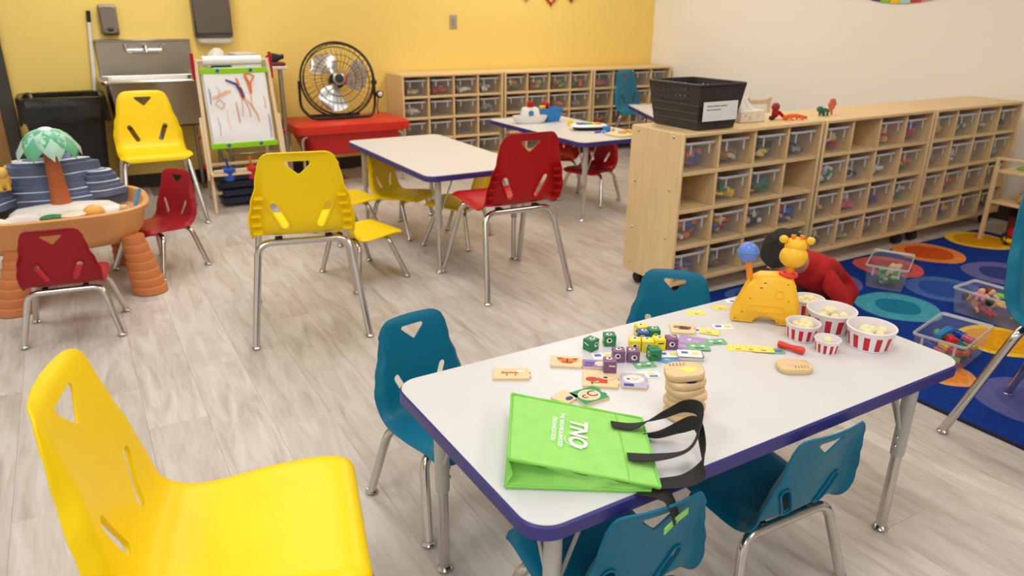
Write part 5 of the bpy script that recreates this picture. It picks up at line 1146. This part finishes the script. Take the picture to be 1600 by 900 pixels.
MB().ribbon([(.752, .752, .452), (.787, .762, .456), (.822, .770, .458)], [(.05, -.05, 1)] * 3, .014, .002).build('strap_tag', GREEN, bg)
# ---------------------------------------------------------------- boxes of toys on the rug
def rugbox(label, x, y, rz):
    o = obj('storage_bin', _tub, None, (x, y, .0125), rz); tag(o, label, 'storage bin', 'clear bins on the rug'); obj('rim', _rim, o); ribs(o); o.scale = (1.02, 1.02, .92); return o
rugbox('clear bin of toy parts farthest back on the rug, near the shelves', 3.45, 2.07, R(27 - 90)); rugbox('clear bin of bright toy bricks on the rug beside the table corner', 2.855, 1.402, R(12 - 90)); rugbox('clear bin of dolls and figures on the rug by the teal chair', 3.435, 1.53, R(2))
def brick(x, y, z, rz, rgb, label, sz=(.052, .026, .02), tilt=.0):
    t = thing('toy_brick', label, 'toy brick', (x, y, z), rz, 'toys in the rug bins'); t.rotation_euler = (tilt, tilt * .5, rz)
    MB().box((0, 0, 0), sz, bev=.003).build('brick', pm(rgb), t); st = MB()
    n = max(1, int(sz[0] / .017))
    for i in range(n): MB().lathe([(.006, sz[2] / 2), (.006, sz[2] / 2 + .004)], 10, 0, Matrix.Translation(((i - (n - 1) / 2) * .017, 0, 0))).build('stud', pm(rgb), t)
rd = random.Random(21); KC = ['r', 'b', 'g', 'y', 'o', 'l', 'b', 'r', 'p', 't']
c_, s_ = math.cos(R(12)), math.sin(R(12)); seen = {}
for i in range(24):
    lay = i // 8; u = -.10 + .029 * (i % 8) * 1.0; v = (-.045, .0, .045)[(i + lay) % 3] + rd.uniform(-.008, .008); k = KC[(i * 3 + lay) % 10]
    seen[k] = seen.get(k, 0) + 1
    brick(2.855 + c_ * u - s_ * v, 1.402 + s_ * u + c_ * v, .031 + .0235 * lay, rd.uniform(-.4, .4) + 1.2, PAL[k], '%s %s toy brick counted up from the bottom of the bright brick bin' % (nth[seen[k] - 1], CN[k]))
brick(2.83, 1.425, .112, .15, (36, 140, 200), 'long sky-blue brick on top of the bright brick bin', (.11, .026, .02)); brick(2.80, 1.375, .108, .9, (214, 40, 40), 'red brick on top of the bright brick bin', (.05, .03, .024), .2)
toy_pile('green and brown toy parts lying low in the farthest rug bin', (3.45, 2.07, .018), R(-63), 'gnaeg', .5, 77, group='toys in the rug bins')
# dolls and figures
for i, (x_, y_, z_, a, sh, hr, l_) in enumerate(((3.42, 1.60, .10, .4, (214, 120, 140), (40, 28, 22), 'pink-clothed doll'), (3.47, 1.54, .105, 1.6, (110, 190, 60), (120, 30, 30), 'green-clothed doll'), (3.40, 1.50, .095, 2.6, (230, 190, 60), (30, 24, 22), 'yellow-clothed doll'), (3.46, 1.44, .10, -.6, (60, 60, 70), (24, 20, 18), 'black-clothed doll'),
                                               (3.41, 1.42, .065, .9, (226, 180, 150), (90, 50, 30), 'bare pale doll'), (3.45, 1.62, .06, 2.0, (90, 80, 90), (60, 30, 20), 'grey-clothed doll'), (3.38, 1.56, .055, 1.2, (190, 60, 80), (200, 150, 80), 'crimson-clothed doll'))):
    t = thing('doll', l_ + ' lying in the rug bin by the teal chair', 'doll', (x_, y_, z_), a, 'toys in the rug bins')
    SKN = mat('doll_skin', (222, 172, 140), .5)
    MB().box((0, 0, 0), (.055, .034, .024), bev=.008).build('torso', pm(sh), t); MB().sphere((.044, 0, .004), .020, 12, 8).build('head', SKN, t); MB().sphere((.050, 0, .008), .0205, 12, 8, sc=(.9, 1, .95)).build('hair', pm(hr), t)
    for sy in (-1, 1): MB().cyl((.02, sy * .018, 0), (-.012, sy * .034, -.004), .007, 8).build('arm', SKN, t); MB().cyl((-.025, sy * .009, 0), (-.07, sy * .014, -.006), .009, 8, r2=.007).build('leg', pm(sh), t)
# ---------------------------------------------------------------- wooden toy stand at the right edge
st = thing('toy_stand', 'pale wooden open stand with shelves at the right picture edge', 'stand', (4.66, 2.03, 0))
for x_ in (0.0, .50):
    for y_ in (.0, .23): MB().box((x_ + .012, y_ + .012, .23), (.024, .024, .455), bev=.003).build('post', MAPLE, st)
for z_ in (.245, .43): MB().box((.262, .127, z_), (.50, .22, .016), bev=.003).build('shelf', MAPLE, st)
for y_ in (.012, .242):
    MB().box((.262, y_, .225), (.476, .016, .03), bev=.003).build('rail', MAPLE, st)
for x_ in (.012, .512): MB().box((x_, .127, .505), (.016, .25, .018), bev=.003).build('top_rail', MAPLE, st); 
for x_ in (.012, .512):
    for y_ in (.01, .244): MB().box((x_, y_, .48), (.018, .018, .06), bev=.003).build('rail_post', MAPLE, st)
loose(MB().rings([superell(.16, .09, z_, 28, 3, 4.92, 2.15) for z_ in (.439, .445)]), 'green_mat', pm((130, 176, 70), .8), 'green felt mat on the top of the toy stand', 'mat')
tk = thing('toy_loader', 'yellow toy loader truck on the stand shelf', 'toy truck', (4.82, 2.12, .2535), R(10))
MB().box((0, 0, .05), (.12, .06, .05), bev=.01).build('body', pm((230, 160, 30)), tk); MB().box((.025, 0, .09), (.055, .055, .045), bev=.008).build('cab', pm((226, 150, 26)), tk); MB().box((-.085, 0, .03), (.04, .08, .045), bev=.006).build('bucket', pm((210, 140, 24)), tk)
for sx in (-1, 1):
    for sy in (-1, 1): MB().lathe([(.012, -.011), (.024, -.010), (.025, 0), (.024, .010), (.012, .011)], 16, 0, T_(sx * .04, sy * .036, .0255) @ Matrix.Rotation(PI / 2, 4, 'X')).build('wheel', RUBBER, tk)
tc_ = thing('toy_car', 'red toy car with a yellow bumper and lamp on the floor by the stand', 'toy car', (4.735, 2.10, .012), R(35))
MB().sphere((0, 0, .06), .06, 18, 10, sc=(1.1, .85, .75)).build('body', pm((206, 22, 34)), tc_); MB().box((.055, 0, .055), (.08, .085, .06), bev=.015).build('cab', pm((190, 20, 30)), tc_); MB().tube([(-.02 - .055 * math.cos(q), .058 * math.sin(q), .030) for q in [-1.9 + 3.8 * i / 12 for i in range(13)]], .014, 8).build('bumper', pm((240, 196, 20)), tc_); MB().sphere((-.01, 0, .112), .013, 10, 8).build('lamp', pm((244, 190, 30)), tc_)
for sx in (-1, 1):
    for sy in (-1, 1): MB().lathe([(.012, -.012), (.024, -.011), (.0245, 0), (.024, .011), (.012, .012)], 16, 0, T_(sx * .045 + .015, sy * .052, .0245) @ Matrix.Rotation(PI / 2, 4, 'X')).build('wheel', RUBBER, tc_)
hb_ = thing('toy_barn', 'brown toy barn under the stand behind the red car', 'toy barn', (4.95, 2.18, .001), 0); BRN = mat('barn_brown', (120, 56, 30), .5)
MB().box((0, 0, .07), (.17, .10, .14), bev=.004).build('walls', BRN, hb_); MB().prism([(-.10, .14), (.10, .14), (.06, .19), (-.06, .19)], -.06, .06, 0, Matrix.Rotation(PI / 2, 4, 'X')).build('roof', mat('barn_roof', (60, 40, 34), .5), hb_); MB().box((-.02, -.052, .05), (.05, .006, .09), bev=.002).build('barn_door', mat('barn_door', (180, 130, 80), .5), hb_)
# ---------------------------------------------------------------- child in a red sweater crouching on the rug
def skin_mesh(name, V_, E_, rad, root, levels=2):
    me = bpy.data.meshes.new(name); me.from_pydata([tuple(v) for v in V_], E_, []); o = bpy.data.objects.new(name, me); col.objects.link(o)
    o.modifiers.new('skin', 'SKIN'); sv = me.skin_vertices[0].data
    for i, r_ in enumerate(rad): sv[i].radius = (r_, r_) if not isinstance(r_, tuple) else r_; sv[i].use_root = (i == root)
    sb = o.modifiers.new('sub', 'SUBSURF'); sb.levels = levels; sb.render_levels = levels
    dg = bpy.context.evaluated_depsgraph_get(); m2 = bpy.data.meshes.new_from_object(o.evaluated_get(dg)); bpy.data.objects.remove(o); return m2
person = thing('person', 'small person in a red sweater crouching on the rug behind the giraffe toy', 'person', (2.70, 1.93, .011))
O_ = Vector((2.70, 1.93, .011))
J = []; RAD = []; E_ = []; KIND = []
def jn(p, r_, par, k):
    J.append(Vector(p) - O_); RAD.append(r_); KIND.append(k)
    if par is not None: E_.append((par, len(J) - 1))
    return len(J) - 1
pel = jn((2.85, 1.955, .135), .092, None, 'shirt'); wai = jn((2.75, 1.95, .20), .090, pel, 'shirt'); che = jn((2.62, 1.915, .262), .092, wai, 'shirt'); sho = jn((2.545, 1.895, .295), .075, che, 'shirt'); nek = jn((2.485, 1.882, .325), .040, sho, 'skin')
hb1 = jn((2.43, 1.872, .352), .062, nek, 'skin'); hb2 = jn((2.365, 1.862, .385), .080, hb1, 'skin'); hb3 = jn((2.305, 1.852, .425), .062, hb2, 'skin')
for sd_, (s1, e1, h1) in {'near': ((2.58, 1.815, .265), (2.64, 1.735, .165), (2.56, 1.725, .045)), 'far': ((2.60, 2.005, .255), (2.54, 2.04, .15), (2.45, 1.99, .045))}.items():
    a = jn(s1, .048, che, 'shirt'); b2 = jn(e1, .038, a, 'shirt'); c2 = jn(tuple(Vector(e1).lerp(Vector(h1), .75)), .030, b2, 'shirt'); d2 = jn(h1, .020, c2, 'skin')
    dirx = (Vector(h1) - Vector(e1)).normalized(); fw = Vector((-1, -.1, -.12)).normalized(); sidev = fw.cross(Vector((0, 0, 1))).normalized()
    for fi, (o_, ln) in enumerate(((-.018, .036), (-.006, .042), (.006, .040), (.018, .032))):
        k1 = jn(Vector(h1) + fw * .022 + sidev * o_ + Vector((0, 0, -.010)), .0085, d2, 'skin'); k2 = jn(Vector(h1) + fw * (.022 + ln * .5) + sidev * o_ * 1.15 + Vector((0, 0, -.014)), .0068, k1, 'skin'); jn(Vector(h1) + fw * (.022 + ln) + sidev * o_ * 1.2 + Vector((0, 0, -.026)), .006, k2, 'skin')
    k1 = jn(Vector(h1) + sidev * (.026 if sd_ == 'far' else -.026) + fw * .008 + Vector((0, 0, -.012)), .0085, d2, 'skin'); jn(Vector(h1) + sidev * (.040 if sd_ == 'far' else -.040) + fw * .024 + Vector((0, 0, -.022)), .007, k1, 'skin')
for sy in (-1, 1):
    a = jn((2.85, 1.955 + sy * .065, .11), .064, pel, 'shirt'); b2 = jn((2.70, 1.95 + sy * .095, .068), .052, a, 'pants'); c2 = jn((2.80, 1.955 + sy * .10, .048), .042, b2, 'pants'); d2 = jn((2.87, 1.965 + sy * .085, .038), .030, c2, 'pants'); jn((2.925, 1.985 + sy * .06, .032), .024, d2, 'shoe')
bm_ = skin_mesh('body', J, E_, RAD, 0)
SKIN = mat('skin', (206, 150, 118), .5, var=.05); SWEAT = mat('red_knit', (186, 24, 22), .85, var=.1, scale=60, bump=.5, bscale=300); PANT = mat('dark_pants', (36, 40, 56), .85, var=.1); SHOE = mat('shoe_grey', (90, 90, 96), .6); HAIR = mat('black_hair', (26, 20, 18), .5, var=.3, scale=60, stretch=(1, 6, 6), bump=.8, bscale=200)
KM = {'skin': 0, 'shirt': 1, 'pants': 2, 'shoe': 3}
for q in (SKIN, SWEAT, PANT, SHOE): bm_.materials.append(q)
for p in bm_.polygons:
    c = p.center; best = None
    for (a, b2) in E_:
        pa, ba = c - J[a], J[b2] - J[a]; h_ = max(0, min(1, pa.dot(ba) / max(1e-9, ba.dot(ba)))); d = (pa - ba * h_).length - (RAD[a] * (1 - h_) + RAD[b2] * h_)
        kk = KIND[a] if h_ < .5 else KIND[b2]
        if best is None or d < best[0]: best = (d, kk)
    p.material_index = KM[best[1]]; p.use_smooth = True
body = obj('body', bm_, person)
hc = Vector((2.362, 1.862, .392)) - O_; ax = Vector((-.80, -.12, .58)).normalized(); fc_ = Vector((-.58, -.08, -.81)); fc_ = (fc_ - ax * fc_.dot(ax)).normalized(); sv_ = ax.cross(fc_)
HM = Matrix((sv_, fc_, ax)).transposed().to_4x4(); HM.translation = hc      # local x = side, y = face, z = crown
hm = MB(); nu_, nv_ = 28, 18; vs2 = []; keep = []
for j in range(nv_ + 1):
    for i in range(nu_):
        th_, ph_ = PI * j / nv_, 2 * PI * i / nu_; r_ = .0905 * (1 + .02 * math.sin(7 * ph_ + 3 * th_)); vs2.append((.95 * r_ * math.sin(th_) * math.cos(ph_), r_ * 1.04 * math.sin(th_) * math.sin(ph_) - .004, r_ * math.cos(th_) + .008))
fs = []
for j in range(nv_):
    for i in range(nu_):
        q = (j * nu_ + i, j * nu_ + (i + 1) % nu_, (j + 1) * nu_ + (i + 1) % nu_, (j + 1) * nu_ + i); c = [sum(vs2[a][k] for a in q) / 4 for k in range(3)]
        if (c[1] > .03 and c[2] < .045) or c[2] < -.055 or (abs(c[0]) > .07 and c[1] > -.012 and c[2] < .01): continue
        fs.append(q)
hm.add(vs2, fs, 0, HM); ho = hm.build('hair', HAIR, body, 60); md = ho.modifiers.new('th', 'SOLIDIFY'); md.thickness = .012; md.offset = -1
for sx in (-1, 1):
    er = MB().sphere((sx * .080, .006, -.012), .017, 12, 8, 0, HM, (.4, .7, 1)).build('ear', SKIN, body); MB().sphere((sx * .030, .076, .0), .009, 12, 8, 0, HM, (1, .5, .7)).build('eye', WHITE, body); MB().sphere((sx * .030, .0795, .0), .005, 10, 6, 0, HM).build('iris', BLACK, body)
MB().sphere((0, .083, -.016), .010, 12, 8, 0, HM, (.9, 1, 1.1)).build('nose', SKIN, body); MB().sphere((0, .074, -.040), .017, 12, 8, 0, HM, (1, .4, .3)).build('mouth', mat('lips', (176, 92, 84), .5), body)
